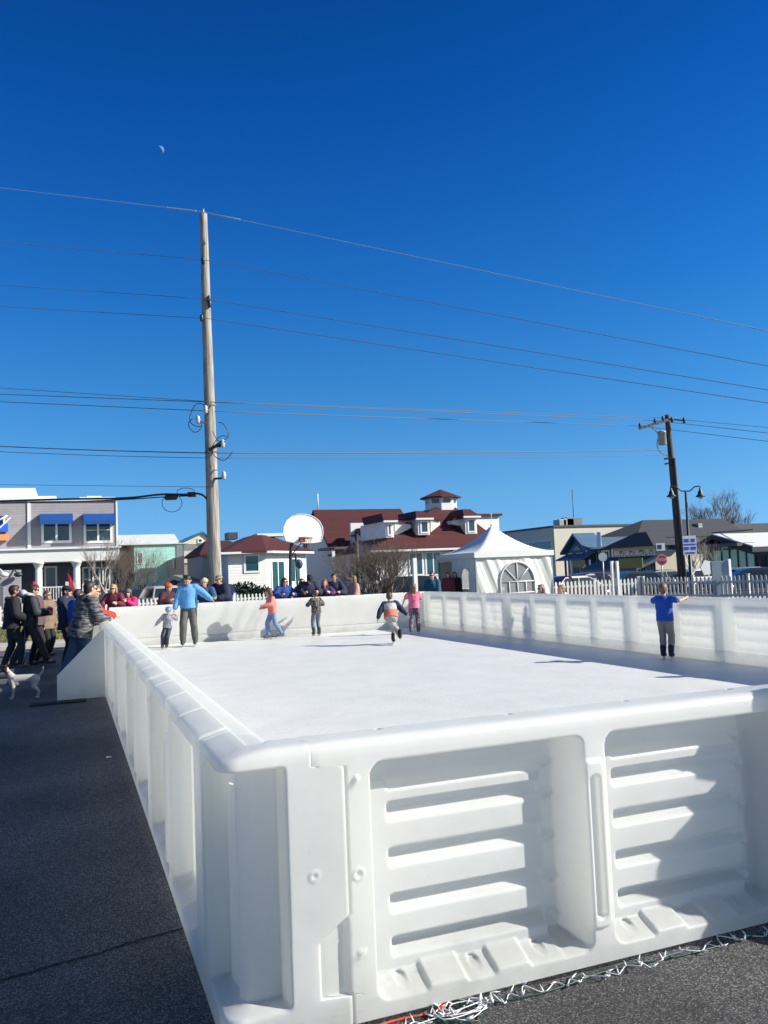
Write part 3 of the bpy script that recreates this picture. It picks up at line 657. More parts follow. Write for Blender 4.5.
pz = [(p[0], p[1], 0) for p in poly]; MB().prism(pz, (0, 0, zz-.3)).build('wall', mat('taupe_wall', (.30, .27, .24), .8, .1, 1), b)
MB().box(x0, x1, Y-.08, Y-.005, fz(563, Y, 190), zz).build('pale_front', siding('pale_board', (.5, .5, .42), .4, axis=0), b)
c = fx(168, Y+16); MB().box(c+.2, c+1.4, Y+11, Y+12.5, zz-.3, zz+.9).build('rooftop_unit', GALV, b); MB().box(c+.3, c+1.2, Y+7, Y+8.2, zz-.3, zz+.75).build('rooftop_unit', GALV, b)
for px in (170, 178):
    d = .5; y_ = Y+9 if px == 170 else Y+4
    y_ = Y+(16 if px == 170 else 7); MB().box(fx(px, y_)-.4, fx(px, y_)+.35, y_-.9, y_+.3, 2.6, 3.4).build('vent_box', GALV, b)

# ---- white building with red hip roof and chamfered corner
Y = 47.0
RR = siding('red_shingle', (.062, .010, .011), .25, .85, var=.2); LW = siding('white_clapboard', (.66, .66, .635), .16, var=.03)
b = thing('white_pavilion', 'single storey white clapboard building with dark red hip roof and wide windows', 'building')
A0 = atD(197, 560, 50); A1 = atY(228, 560, Y); A2 = atY(266, 560, Y); A3 = atY(306, 560, Y+4.0); A4 = atY(322, 560, Y+8.5)
poly = [(A1.x, Y), (A2.x, Y), (A3.x, Y+4.0), (A3.x+.6, Y+9.5), (A1.x-.1, Y+9.5)]
ze = fz(551.5, Y, 250)
MB().prism([(x, y, 0) for x, y in poly], (0, 0, ze)).build('wall', LW, b)
hip(poly, ze+.02, fz(535.5, Y+4, 262), (.22, .3), .55).build('roof', RR, b)
MB().prism([(x, y, ze-.13) for x, y in [(A1.x-.5, Y-.5), (A2.x+.3, Y-.5), (A3.x+.5, Y+3.8), (A3.x+.4, Y+4.0), (A2.x+.1, Y-.1), (A1.x-.3, Y-.1)]], (0, 0, .12)).build('gutter', TRIM, b)
cxx = fx(270, Y+5); MB().box(cxx-1.0, cxx+.9, Y+4, Y+5.6, fz(536.5, Y+4, 262), fz(533.5, Y+4, 262)).build('roof_cap', TRIM, b)
window(b, fx(243.5, Y), fx(260, Y), Y, fz(573, Y, 250), fz(554, Y, 250), TEAL, fw=.12, mx=0)
# left wing
xl_ = fx(197, Y+5); xr_ = A1.x-.1
MB().box(xl_, xr_, Y+3.0, Y+9.5, 0, ze+.05).build('wing_wall', mat('taupe_clap', (.42, .38, .33), .8, .08), b)
hip([(xl_, Y+3.0), (xr_+2, Y+3.0), (xr_+2, Y+9.5), (xl_, Y+9.5)], ze+.06, fz(540, Y+5, 215), (.5, .1), .4).build('wing_roof', RR, b)
MB().box(fx(228, Y+6), fx(238, Y+6), Y+5.8, Y+7, ze+1, fz(532.5, Y+6, 232)).build('chimney', mat('dark_vent', (.05, .06, .08)), b)
# chamfer windows (built along the chamfer)
d = Vector((A3.x-A2.x, 4.0)); L_ = d.length; d.normalize(); nx, ny = d.y, -d.x
wroot = None
for t0, t1, z0_, z1_, mm in ((.12, .40, .2, 2.6, TEAL), (.58, .80, 1.2, 2.75, TEAL)):
    f = MB(); g_ = MB(); P_ = lambda t, o, z: (A2.x+d.x*t*L_+nx*o, Y+d.y*t*L_+ny*o, z)
    def slab(mb, ta, tb, oa, ob, za, zb): mb.add([P_(ta, oa, za), P_(tb, oa, za), P_(tb, ob, za), P_(ta, ob, za), P_(ta, oa, zb), P_(tb, oa, zb), P_(tb, ob, zb), P_(ta, ob, zb)], [(0, 1, 2, 3), (7, 6, 5, 4), (0, 4, 5, 1), (1, 5, 6, 2), (2, 6, 7, 3), (3, 7, 4, 0)])
    slab(f, t0-.02, t0, -.01, .06, z0_, z1_); slab(f, t1, t1+.02, -.01, .06, z0_, z1_); slab(f, t0, t1, -.01, .06, z1_-.1, z1_); slab(f, t0, t1, -.01, .06, z0_, z0_+.1); slab(f, (t0+t1)/2-.008, (t0+t1)/2+.008, -.01, .05, z0_+.1, z1_-.1)
    slab(g_, t0, t1, -.005, .02, z0_+.05, z1_-.05)
    o = f.build('window', TRIM, b); g_.build('pane', mm, o)
# ---- big red roofed building with cupola
b = thing('red_roof_building', 'large white building with long dark red roof, dormers and small cupola', 'building')
Y = 60.0
xg = fx(330.5, Y, 547); zr = atY(317, 512.5, Y+3.6); zev = fz(547.5, Y, 331)
xg = zr.x; xe = fx(420, Y)
MB().prism([(xg, Y, 0), (xg, Y, zev), (xg, Y+3.6, zr.z-.1), (xg, Y+7.2, zev), (xg, Y+7.2, 0)], (xe-xg, 0, 0)).build('wing_wall', LW, b)
zR = zr.z; ov = .35
MB().prism([(xg-ov, Y-.4, zev-.2), (xg-ov, Y+3.6, zR), (xg-ov, Y+7.6, zev-.2), (xg-ov, Y+7.6, zev), (xg-ov, Y+3.6, zR+.22), (xg-ov, Y-.4, zev+.02)], (xe-xg+ov, 0, 0)).build('wing_roof', RR, b)
MB().tube([(xg+.1, Y+3.6, zR+.2), (xg+.1, Y+3.6, zR+1.5)], .05, 6).build('finial', TRIM, b)
MB().box(fx(352, Y-1.5), fx(359, Y-1.5)+.5, Y-1.5, Y-1.2, fz(535, Y-1.5, 355), fz(523, Y-1.5, 355)).build('roof_box', WHITE, b)
MB().box(fx(330, Y-3), fx(395, Y-3), Y-3.2, Y-.02, fz(549, Y-3, 350), fz(546.5, Y-3, 350)).build('porch_roof', mat('porch_dark', (.10, .07, .08)), b)
for px in (332, 345, 362, 378): MB().box(fx(px, Y-3), fx(px, Y-3)+.22, Y-3.1, Y-2.9, 0, fz(549, Y-3, px)).build('porch_post', TRIM, b)
rl = MB(); a, c = fx(332, Y-3.3), fx(350, Y-3.3)
rl.box(a, c, Y-3.35, Y-3.28, 1.75, 1.85).box(a, c, Y-3.35, Y-3.28, .7, .8)
for i in range(int((c-a)/.17)): rl.box(a+.17*i, a+.17*i+.06, Y-3.34, Y-3.29, .8, 1.75)
rl.build('railing', TRIM, b); MB().box(a, c+3, Y-3.2, Y-.1, 0, .65).build('porch_floor', TRIM, b)
window(b, fx(334, Y), fx(345, Y), Y, 1.2, 3.2, GLS, mx=1); window(b, fx(350, Y), fx(366, Y), Y, .9, 3.2, GLS, mx=2); window(b, fx(370, Y), fx(380, Y), Y, 1.0, 3.2, GLS, mx=1)
Y = 50.0
xa, xb = fx(376, Y), fx(500, Y); ze = fz(549.5, Y, 400); cx_0 = (xa+xb)/2
dp = xb-xa; cy0 = Y+dp/2
poly = [(xa, Y), (xb, Y), (xb, Y+dp), (xa, Y+dp)]
MB().prism([(x, y, 0) for x, y in poly], (0, 0, ze)).build('wall', LW, b)
top = atY(441, 508, cy0); sh = top.x-cx_0
hm = hip(poly, ze+.02, top.z, (.17, .17), .5)
hm.v = [(v[0]+(sh*min(1, max(0, (v[2]-ze-.1)/(top.z-ze-.1)))), v[1], v[2]) for v in hm.v]
hm.build('roof', RR, b)
MB().prism([(xa-.5, Y-.5, ze-.14), (xb+.5, Y-.5, ze-.14), (xb+.5, Y-.3, ze-.14), (xa-.5, Y-.3, ze-.14)], (0, 0, .13)).build('gutter', TRIM, b)
oc = [(top.x+1.15*cos(a), cy0+1.15*sin(a)) for a in [pi/8+pi/4*i for i in range(8)]]
zc = fz(497.5, cy0, 441)
MB().prism([(x, y, top.z-.5) for x, y in oc], (0, 0, zc-top.z+.5)).build('cupola', TRIM, b)
cup = MB(); 
for i in range(8):
    p, q = Vector(oc[i]), Vector(oc[(i+1) % 8]); m_ = (p+q)/2; n_ = (m_-Vector((top.x, cy0))).normalized(); t_ = (q-p).normalized()
    a_, c_ = m_-t_*.28+n_*.015, m_+t_*.28+n_*.015; h0, h1 = top.z+.3, zc-.15
    MB().add([(a_.x, a_.y, h0), (c_.x, c_.y, h0), (c_.x, c_.y, h1), (a_.x, a_.y, h1)], [(0, 1, 2, 3)]).build('cupola_window', TEAL, b)
hip(oc, zc, fz(489.5, cy0, 441), (.03, .03), .35, .1).build('cupola_roof', RR, b)
def dormer(px0, px1, pyt, pyb, pw0, pw1, Yd, long=4.0):
    x0_, x1_ = fx(px0, Yd), fx(px1, Yd); z0_, z1_ = fz(pyb, Yd, px0), fz(pyt, Yd, px0); xm = (x0_+x1_)/2
    dr = MB().box(x0_, x1_, Yd, Yd+long, z0_, z1_).build('dormer', LW, b)
    MB().prism([(x0_-.2, Yd-.25, z1_), (x1_+.2, Yd-.25, z1_), (xm+.3, Yd+.6, z1_+.55), (xm-.3, Yd+.6, z1_+.55)], (0, long*.8, .0)).build('dormer_roof', RR, dr)
    MB().box(x0_-.22, x1_+.22, Yd-.28, Yd-.1, z1_-.1, z1_+.02).build('dormer_trim', TRIM, dr)
    f = MB(); g_ = MB(); win(f, g_, fx(pw0, Yd), fx(pw1, Yd), Yd, z0_+.1, z1_-.15, fw=.1, mx=0, mz=0); f.build('window_frame', TRIM, dr); g_.build('window_pane', GLS, dr)
def side_wedge(px0, px1, pt, pb, Yd):
    MB().prism([atY(px0, pt, Yd), atY(px1, pt+2.5, Yd), atY(px1, pt+6, Yd), atY(px0, pb, Yd)], (0, 1.2, 0)).build('dormer_side', LW, b); MB().prism([atY(px0, pt, Yd-.1), atY(px1+1, pt+2, Yd-.1), atY(px1+1, pt+.6, Yd-.1), atY(px0, pt-2.2, Yd-.1)], (0, 1.5, 0)).build('dormer_roof', RR, b)
side_wedge(431, 440, 519, 532, Y+.9); side_wedge(395, 411, 522, 536, Y+1.0); side_wedge(467, 452.5, 518, 527, Y+1.2)
dormer(419.5, 431, 518.5, 535, 421.5, 430, Y+.5)
dormer(387, 395, 521, 537.5, 388.5, 393, Y+.6, 5)
dormer(467, 478.5, 516.5, 534, 469, 477, Y+.8)
xq = fx(487, Y+5); dr = MB().box(xq-.8, fx(501, Y+5), Y+5, Y+9, fz(535, Y+5, 490), fz(516, Y+5, 490)).build('dormer', LW, b); MB().box(xq-1.0, fx(501, Y+5)+.2, Y+4.8, Y+9.2, fz(516, Y+5, 490), fz(513.8, Y+5, 490)).build('dormer_roof', RR, dr)
dormer(364, 371, 535, 546, 365.5, 370, Y+7, 3)
for x0_, x1_, y0_, y1_ in ((408.5, 423, 576, 549), (425, 441, 576, 548.5)): window(b, fx(x0_, Y), fx(x1_, Y), Y, fz(y0_, Y, x0_), fz(y1_+3, Y, x0_), TEAL, mx=1, fw=.1)
window(b, fx(386, Y), fx(398, Y), Y, .8, 2.6, GLS, mx=1)
for px in (452, 459):
    x = fx(px, Y-.2); z = fz(547+ (px-452)*.2, Y, px); MB().ell((x, Y-.25, z-.25), (.1, .1, .12), 8, 6).box(x-.03, x+.03, Y-.25, Y, z-.15, z-.1).build('wall_lamp', DARKMET, b)
# ---- cream flat roofed building
Y = 84.0
b = thing('cream_flat_building', 'long flat roofed cream building with dark ribbon of windows on its shaded end', 'building')
xa = fx(555.5, Y); zt = fz(527.2, Y, 560); xb = fx(690, Y)
cz0 = atY(517, 531, Y+27); 
CF = mat('cream_render', (.60, .56, .46), .85, .06, .6)
MB().box(xa, xb, Y, Y+28, 0, zt).build('wall', CF, b)
MB().box(xa-.15, xb, Y-.15, Y+28.1, zt, zt+.22).build('parapet', mat('dark_coping', (.06, .06, .07)), b)
z0_, z1_ = fz(549, Y, 555), fz(539.5, Y, 555)
window_side(b, xa, Y+.6, Y+26.8, z0_, z1_, -1, GLS, .12, 9)
window_side(b, xa, Y+.6, Y+26.8, .8, z0_-1.2, -1, TEAL, .15, 6)
window(b, fx(602.5, Y), fx(607, Y), Y, fz(541, Y, 605), fz(537, Y, 605), mx=0)
for px, w_ in ((565, 1.0), (571, 1.5), (577, 2.2)):
    x = fx(px, Y+3); MB().box(x-w_/2, x+w_/2, Y+3, Y+4.4, zt+.22, zt+.9+w_*.2).build('rooftop_unit', GALV if w_ < 2 else mat('unit_grey', (.16, .17, .18)), b, .04)
x = fx(550, Y+10); MB().tube([(x+4, Y+10, zt), (x+4, Y+10, zt+5.5)], .05, 5).build('antenna', DARKMET, b)
# ---- blue gabled kiosk (its gable faces the shaded side)
def fyX(px, X, py=560): d = ray(px, py); return d.y*(X/d.x)
def fzX(py, X, px): d = ray(px, py); return CH+d.z*(X/d.x)
def window_x(parent, x, pa, pb_, z0, z1, gm=None, n=1, fw=.1): y0, y1 = sorted((fyX(pa, x), fyX(pb_, x))); return window_side(parent, x, y0, y1, z0, z1, -1, gm, fw, n)
X = 42.0
b = thing('blue_gable_building', 'small building with steep slate blue gable roof and teal gable ornament', 'building')
ya, yb = fyX(587, X), fyX(564, X); ym = (fyX(575.5, X)); zr_ = fzX(534.5, X, 575); ze = fzX(552, X, 566)
BR = siding('slate_blue', (.05, .11, .20), .3, .7)
BC = siding('blue_clap', (.05, .10, .15), .3)
MB().prism([(X+.3, ya+.2, 0), (X+.3, yb-.2, 0), (X+.3, yb-.2, ze-.1), (X+.3, ym, zr_-.3), (X+.3, ya+.2, ze-.1)], (6, 0, 0)).build('wall', BC, b)
MB().prism([(X-.2, ya-.3, ze-.25), (X-.2, ym, zr_-.1), (X-.2, yb+.3, ze-.25), (X-.2, yb+.3, ze-.05), (X-.2, ym, zr_+.12), (X-.2, ya-.3, ze-.05)], (2.3, 0, 0)).build('roof', BR, b)
MB().prism([(X+.22, ya+1.2, ze+.1), (X+.22, yb-1.0, ze+.1), (X+.22, ym, zr_-1.0)], (.06, 0, 0)).build('gable_ornament', mat('teal_panel', (.12, .36, .38)), b)
MB().prism([(X-1.0, ya-.6, ze-.8), (X-1.0, yb-.2, ze-.8), (X+.28, yb-.2, ze-.3), (X+.28, ya-.6, ze-.3)], (0, 0, .12)).build('porch_roof', BR, b)
MB().box(X-1.06, X-1.0, fyX(585, X-1), fyX(573, X-1), ze-1.4, ze-.82).build('fascia_board', mat('olive_sign', (.20, .20, .10)), b)
for px in (565, 571, 577, 583, 589): y = fyX(px, X-.9); MB().box(X-.95, X-.8, y-.07, y+.07, 0, ze-.8).build('porch_post', TRIM if px in (571, 583) else mat('blue_post', (.06, .1, .16)), b)
window_x(b, X+.29, 568, 573, .6, 2.6, TEAL); window_x(b, X+.29, 577, 583, .6, 2.6, TEAL)
# low blue wing joining the two shops
b = thing('low_blue_wing', 'low dark blue shopfront wing between the blue gable and the corner shop', 'building')
X = 43.0; y0, y1 = fyX(612, X), fyX(589, X); zq = fzX(549, X, 600)
MB().box(X, X+7, y0, y1, 0, zq).build('wall', BC, b); MB().box(X-.6, X+7.2, y0-.05, y1+.1, zq, zq+.2).build('roof', mat('pale_roof', (.62, .64, .62)), b)
window_x(b, X, 591, 600, .5, 2.7, TEAL, 2); window_x(b, X, 602, 610, .5, 2.7, GLS, 2)
MB().box(X-.05, X-.002, fyX(602.5, X), fyX(598.5, X), 3.0, 4.3).build('poster', mat('poster_pale', (.35, .5, .6)), b)
# ---- corner shop with porch
X = 40.0
b = thing('corner_shop', 'cream corner shop with dark hip roof over a shaded porch with a green fascia board', 'building')
DR = siding('dark_roof', (.045, .047, .055), .25, .9)
ya, yb = fyX(656, X), fyX(613, X); x1 = fx(679, ya); z2 = fzX(547, X, 635); z1_ = fzX(557.5, X, 635)
CW = mat('cream_wall', (.50, .45, .36), .8, .08)
MB().box(X, x1, ya, yb, 0, z2).build('wall', CW, b)
xm_, ym_ = (X+x1)/2, (ya+yb)/2; zk_ = fz(532, ym_, 652)
MB().add([(X-.7, ya-.7, z2), (x1+.5, ya-.7, z2), (x1+.5, yb+.7, z2), (X-.7, yb+.7, z2), (xm_-.2, ym_-.6, zk_), (xm_-.2, ym_+.6, zk_)], [(0, 1, 4), (1, 2, 5, 4), (2, 3, 5), (3, 0, 4, 5), (0, 3, 2, 1)]).build('roof', DR, b)
for i in range(4): p_ = 654-i*10; window_x(b, X, p_, p_-8.5, z1_+.25, z2-.25, mat('pale_blind', (.28, .28, .28)) if i % 2 else GLS, 1, .12)
MB().prism([(X-2.4, ya-.8, z1_-.75), (X-.01, ya-.8, z1_+.1), (X-.01, ya-.8, z1_-.15), (X-2.4, ya-.8, z1_-.95)], (0, yb-ya+1.8, 0)).build('porch_roof', mat('porch_blue', (.03, .05, .09)), b)
MB().box(X-2.5, X-2.42, fyX(642, X-2.5), fyX(618, X-2.5), z1_-.75, z1_-.05).build('fascia_board', mat('green_fascia', (.13, .17, .03)), b)
MB().box(X-2.4, X-2.25, ya-.8, yb+1.0, z1_-1.35, z1_-.96).build('beam', mat('beam_grey', (.3, .31, .32)), b)
for px in (617, 627, 637, 647, 657): y = fyX(px, X-2.3); MB().box(X-2.4, X-2.24, y-.08, y+.08, 0, z1_-1.35).build('porch_post', TRIM, b)
for px in (620, 630, 640, 650): window_x(b, X, px+6, px, .4, 2.5, GLS, 1)
MB().box(X+.7, x1-.5, ya-.06, ya-.005, z1_+.35, z2-.15).build('emblem_panel', mat('panel_pale', (.55, .56, .55)), b); MB().prism([(X+1.0, ya-.08, z1_+.5), (X+2.0, ya-.08, z1_+.45), (X+2.3, ya-.08, z2-.4), (X+1.4, ya-.08, z1_+.8), (X+.9, ya-.08, z2-.3)], (0, .015, 0)).build('emblem', mat('navy_ink', (.02, .06, .12)), b)
b = thing('dark_roof_hall', 'large hall with broad dark grey hip roof and cream front wall', 'building')
Y = 66.0
xa, xb = fx(634, Y), fx(775, Y); ze = fz(536.5, Y, 690); zr_ = fz(519, Y+4, 700)
MB().box(xa+1, xb, Y, Y+7, 0, ze).build('wall', mat('cream_hall', (.66, .61, .48), .8, .08), b)
r1, r2 = fx(645, Y+4), fx(727, Y+4)
MB().add([(xa, Y-.6, ze), (fx(746, Y), Y-.6, ze), (fx(746, Y)+1, Y+8, ze), (xa, Y+8, ze), (r1, Y+4, zr_), (r2, Y+4, zr_)], [(0, 1, 5, 4), (1, 2, 5), (2, 3, 4, 5), (3, 0, 4), (0, 3, 2, 1)]).build('roof', DR, b)
MB().box(fx(733, Y+6), fx(800, Y+6), Y+6, Y+16, ze, fz(523.5, Y+6, 750)).build('rear_roof', mat('slate_grey', (.075, .08, .09), .8), b)
MB().box(fx(698, Y+2), fx(702, Y+2), Y+1.6, Y+2.6, zr_-2.0, fz(523.5, Y+2, 700)).build('roof_vent', GALV, b)
MB().box(fx(632, Y-.1), fx(700, Y-.1), Y-.18, Y-.02, ze-.5, ze-.05).build('fascia', TRIM, b)
for px in (668, 690): window(b, fx(px, Y), fx(px+5, Y), Y, fz(568, Y, px), fz(560, Y, px), GLS, mx=0)
# ---- glass gabled shop at the right (gable end in shade, long roof slope in the sun)
X = 40.0
b = thing('glass_front_shop', 'gabled shop with green glazed gable front and pale roof at the right edge', 'building')
yf_, yr_, yn_ = fyX(701, X), fyX(722.5, X), fyX(757, X); zl = fzX(549.5, X, 701); zp_ = fzX(537, X, 722.5); zrr = fzX(547, X, 757)
MB().prism([(X+.2, yn_, 0), (X+.2, yf_, 0), (X+.2, yf_, zl-.2), (X+.2, yr_, zp_-.25), (X+.2, yn_, zrr-.2)], (14, 0, 0)).build('wall', mat('dark_wall', (.05, .07, .08)), b)
MB().prism([(X-.8, yn_-.5, zrr-.3), (X-.8, yr_, zp_-.1), (X-.8, yf_+.5, zl-.3), (X-.8, yf_+.5, zl), (X-.8, yr_, zp_+.16), (X-.8, yn_-.5, zrr)], (16, 0, 0)).build('roof', DR, b)
MB().prism([(X-.75, yn_-.5, zrr+.01), (X-.75, yr_-.1, zp_+.15), (X-.75, yr_-.1, zp_+.22), (X-.75, yn_-.5, zrr+.09)], (18, 0, 0)).build('pale_roof', mat('pale_metal_roof', (.66, .65, .60), .6, .05), b)
MB().box(X+.8, X+12, yn_-4, yn_-.02, 0, zrr-.5).build('side_block', mat('blue_block', (.12, .2, .28), .7), b)
gl = MB(); fr = MB(); n = 5
def ztX(y): return (zl+(zp_-zl)*(yf_-y)/(yf_-yr_) if y > yr_ else zp_+(zrr-zp_)*(yr_-y)/(yr_-yn_))-.55
a0, a1 = yf_-1.1, yn_+.25
for i in range(n):
    a, c = a0+(a1-a0)*i/n, a0+(a1-a0)*(i+1)/n
    pol = [(X+.12, a, .3), (X+.12, c, .3), (X+.12, c, ztX(c))]+([(X+.12, yr_, ztX(yr_))] if c < yr_ < a else [])+[(X+.12, a, ztX(a))]
    gl.prism(pol, (.05, 0, 0)); fr.box(X+.06, X+.115, c-.04, c+.04, .3, ztX(c)-.01)
fr.box(X+.065, X+.112, a1, a0, 2.15, 2.26).box(X+.065, X+.112, a1, a0, 3.3, 3.38)
gl.build('glazing', mat('green_glass', (.10, .55, .45), .15, .3, .5), b); fr.build('glazing_bars', DARKMET, b)
MB().box(X-1.3, X+.05, yn_+.2, yn_+3, 2.35, 2.55).build('canopy', mat('canopy_dark', (.05, .07, .08)), b)

# ---- marquee tent
Y = 27.7
t = thing('marquee_tent', 'white peaked marquee tent with arched window panel and creased side walls', 'tent')
xa, xb = fx(475, Y, 553), fx(551, Y, 553); ze = fz(552.5, Y, 500); hw = (xb-xa)/2; cx_ = (xa+xb)/2; cy_ = Y+hw
zk = atY(487+3, 525.5, cy_).z
TC = mat('tent_canvas', (.70, .70, .67), .55, .05, 1.5, .25, 5)
TC2 = TC
n = 41; P_ = []
for j in range(n):
    row = []
    for i in range(n):
        u = -1+2*i/(n-1); v = -1+2*j/(n-1); r_ = max(abs(u), abs(v)); rr = .8*r_+.2*min(1, sqrt(u*u+v*v)/1.25)
        k_ = (1-rr)
        z = ze+.02+(zk-ze)*(k_**1.75*.80+.20*k_)
        sag = .05*(1-abs(u*v))*r_*(1-r_)*4
        row.append((cx_+u*(hw+.07), cy_+v*(hw+.07), z-sag*.5))
    P_.append(row)
MB().grid(P_, n, n, True).build('canopy', TC, t)
MB().lathe((cx_, cy_, zk-.1), [(.06, 0), (.05, .12), (.015, .16), (.012, .5), (.03, .53), (.0, .58)], 10).build('finial', WHITE, t)
vl = MB()
q = hw+.075
vl.box(cx_-q, cx_+q, cy_-q-.01, cy_-q, ze-.17, ze+.03).box(cx_-q, cx_+q, cy_+q, cy_+q+.01, ze-.17, ze+.03).box(cx_-q-.01, cx_-q, cy_-q, cy_+q, ze-.17, ze+.03).box(cx_+q, cx_+q+.01, cy_-q, cy_+q, ze-.17, ze+.03)
vl.build('valance', TC, t)
for sx_, sy_ in ((-1, -1), (1, -1), (1, 1), (-1, 1)): MB().box(cx_+sx_*hw-.03, cx_+sx_*hw+.03, cy_+sy_*hw-.03, cy_+sy_*hw+.03, 0, ze).build('pole', GALV, t)
def inarch(u, z, c, hwid, zb, zs):       # arched opening
    if z < zb or abs(u-c) > hwid: return False
    return z < zs or ((u-c)**2+(z-zs)**2) < hwid**2
def wallgrid(fpos, L, holes=None, seed=0, amp=.05):
    nu, nv = 90, 44; m_ = MB(); idx = {}
    vs = []
    for j in range(nv+1):
        for i in range(nu+1):
            u = L*i/nu; z = .02+(ze-.1)*j/nv
            k_ = sin(pi*j/nv*.5+.4)
            dsp = amp*k_*(noise.noise(Vector((u*2.6+z*.9, seed, z*.12)))+.35*noise.noise(Vector((u*7+z*2.6, seed+5, z*.2))))
            vs.append(fpos(u, dsp, z))
    fs = []
    for j in range(nv):
        for i in range(nu):
            u = L*(i+.5)/nu; z = .02+(ze-.1)*(j+.5)/nv
            if holes and holes(u, z): continue
            a = j*(nu+1)+i; fs.append((a, a+1, a+nu+2, a+nu+1))
    return m_.add(vs, fs, True)
aw, azs = .74, ze-1.12
ac = fx(516, Y)-xa
front = wallgrid(lambda u, d_, z: (xa+u, Y+d_*1.5, z), xb-xa, lambda u, z: inarch(u, z, ac, aw, .45, azs), 1, .055).build('front_wall', TC, t)
fr = MB(); 
arc = [(xa+ac+aw*cos(a), Y-.03, azs+aw*sin(a)) for a in [pi*i/18 for i in range(19)]]
fr.tube([(xa+ac+aw, Y-.03, .45)]+arc+[(xa+ac-aw, Y-.03, .45)], .035, 6)
for du in (-.36, 0, .36): fr.tube([(xa+ac+du, Y-.03, .45), (xa+ac+du, Y-.03, azs+(.0 if du else 0))], .022, 5)
for a in (pi/4, pi/2, 3*pi/4): fr.tube([(xa+ac, Y-.03, azs), (xa+ac+aw*cos(a), Y-.03, azs+aw*sin(a))], .022, 5)
for z in (azs, azs-.42, azs-.84): fr.tube([(xa+ac-aw, Y-.03, z), (xa+ac+aw, Y-.03, z)], .022, 5)
wf = fr.build('arched_window_frame', TC, t)
m_, t_, N_, L2_, P2_ = nodes('clear_vinyl'); P2_.inputs['Roughness'].default_value = .12; P2_.inputs['Alpha'].default_value = .35; P2_.inputs['Base Color'].default_value = (.5, .52, .54, 1); VIN = m_
MB().prism([(xa+ac+aw, Y-.01, .45)]+[(x, Y-.01, z) for x, _, z in arc]+[(xa+ac-aw, Y-.01, .45)], (0, .004, 0)).build('vinyl_pane', VIN, wf)
wallgrid(lambda u, d_, z: (xa+d_, Y+u, z), 2*hw, lambda u, z: (u > 2*hw*.62 and z < ze-.25) or inarch(u, z, hw*.55, .3, .9, 1.35), 3, .05).build('side_wall', TC, t)
MB().box(xa-.004, xa+.004, Y+hw*.55-.3, Y+hw*.55+.3, .9, 1.65).build('vinyl_pane', VIN, t)
wallgrid(lambda u, d_, z: (xb+d_, Y+u, z), 2*hw, None, 7, .05).build('side_wall', TC, t)
wallgrid(lambda u, d_, z: (xa+u, Y+2*hw+d_, z), xb-xa, lambda u, z: 1.0 < u < 3.0 and .6 < z < 1.8, 9, .05).build('rear_wall', TC, t)

# ---- picket fences
def fence(name, a, b, h, label, pitch=.165, postevery=2.4, WHITE=WHITE):
    a = Vector(a); b = Vector(b); L_ = (b-a).length; rz = atan2(b.y-a.y, b.x-a.x)
    t = thing(name, label, 'fence', a, rz)
    m = MB(); i = 0; x = .06
    while x < L_-.05:
        hh = h*(1+.02*noise.noise(Vector((x*3, 1, 1)))); m.prism([(x-.038, -.012, .06), (x+.038, -.012, .06), (x+.038, -.012, hh-.05), (x, -.012, hh), (x-.038, -.012, hh-.05)], (0, .022, 0)); x += pitch
    m.build('pickets', WHITE, t)
    MB().box(0, L_, .011, .05, h*.25, h*.25+.08).box(0, L_, .011, .05, h*.74, h*.74+.08).build('rails', WHITE, t)
    n = max(1, round(L_/postevery))
    for k in range(n+1):
        x = L_*k/n; MB().box(x-.045, x+.045, .012, .10, 0, h+.03).prism([(x-.055, 0, h+.03), (x+.055, 0, h+.03), (x+.055, .112, h+.03), (x-.055, .112, h+.03)], (0, 0, .03)).build('post', WHITE, t)
    return t
fence('picket_fence', (fx(-25, 36, 615), 36.2, 0), (fx(292, 36.2, 600), 36.2, 0), .95, 'white picket fence running behind the lawn and the far rink wall on the left')
Ya = 27.4; pa = atY(553, 590, 31.7); pb = atD(640, 590, 33.5)
fence('picket_fence', (atD(551, 590, 32.6).x, atD(551, 590, 32.6).y, 0), (pb.x, pb.y, 0), 1.0, 'sunlit white picket fence between the marquee tent and the bend')
pc_ = atD(810, 590, 28.5); fence('picket_fence', (pb.x+.1, pb.y-.05, 0), (pc_.x, pc_.y, 0), 1.0, 'shaded grey white picket fence running right from the bend past the notice board', WHITE=mat('shade_grey_fence_paint', (.50, .50, .49), .6, .1, 3))  # paint greyed to put the shade on this fence run into its colour
# white arbour posts by the fence bend
t = thing('arbour_posts', 'pair of tall slim white posts standing in the sunlit picket fence', 'posts', (0, 0, 0))
for px, k in ((613.5, 0), (618.5, 1)):
    p = atD(px, 590, 32.4); MB().box(p.x-.05, p.x+.05, p.y-.05, p.y+.05, 0, atD(px, 561, 32.4).z).build('post', WHITE, t)
p = atD(613.5, 570, 32.4); q = atD(618.5, 570, 32.4); MB().bar(p+Vector((0, 0, -.45)), q+Vector((0, 0, -.45)), .08, .3).build('cross_board', WHITE, t)
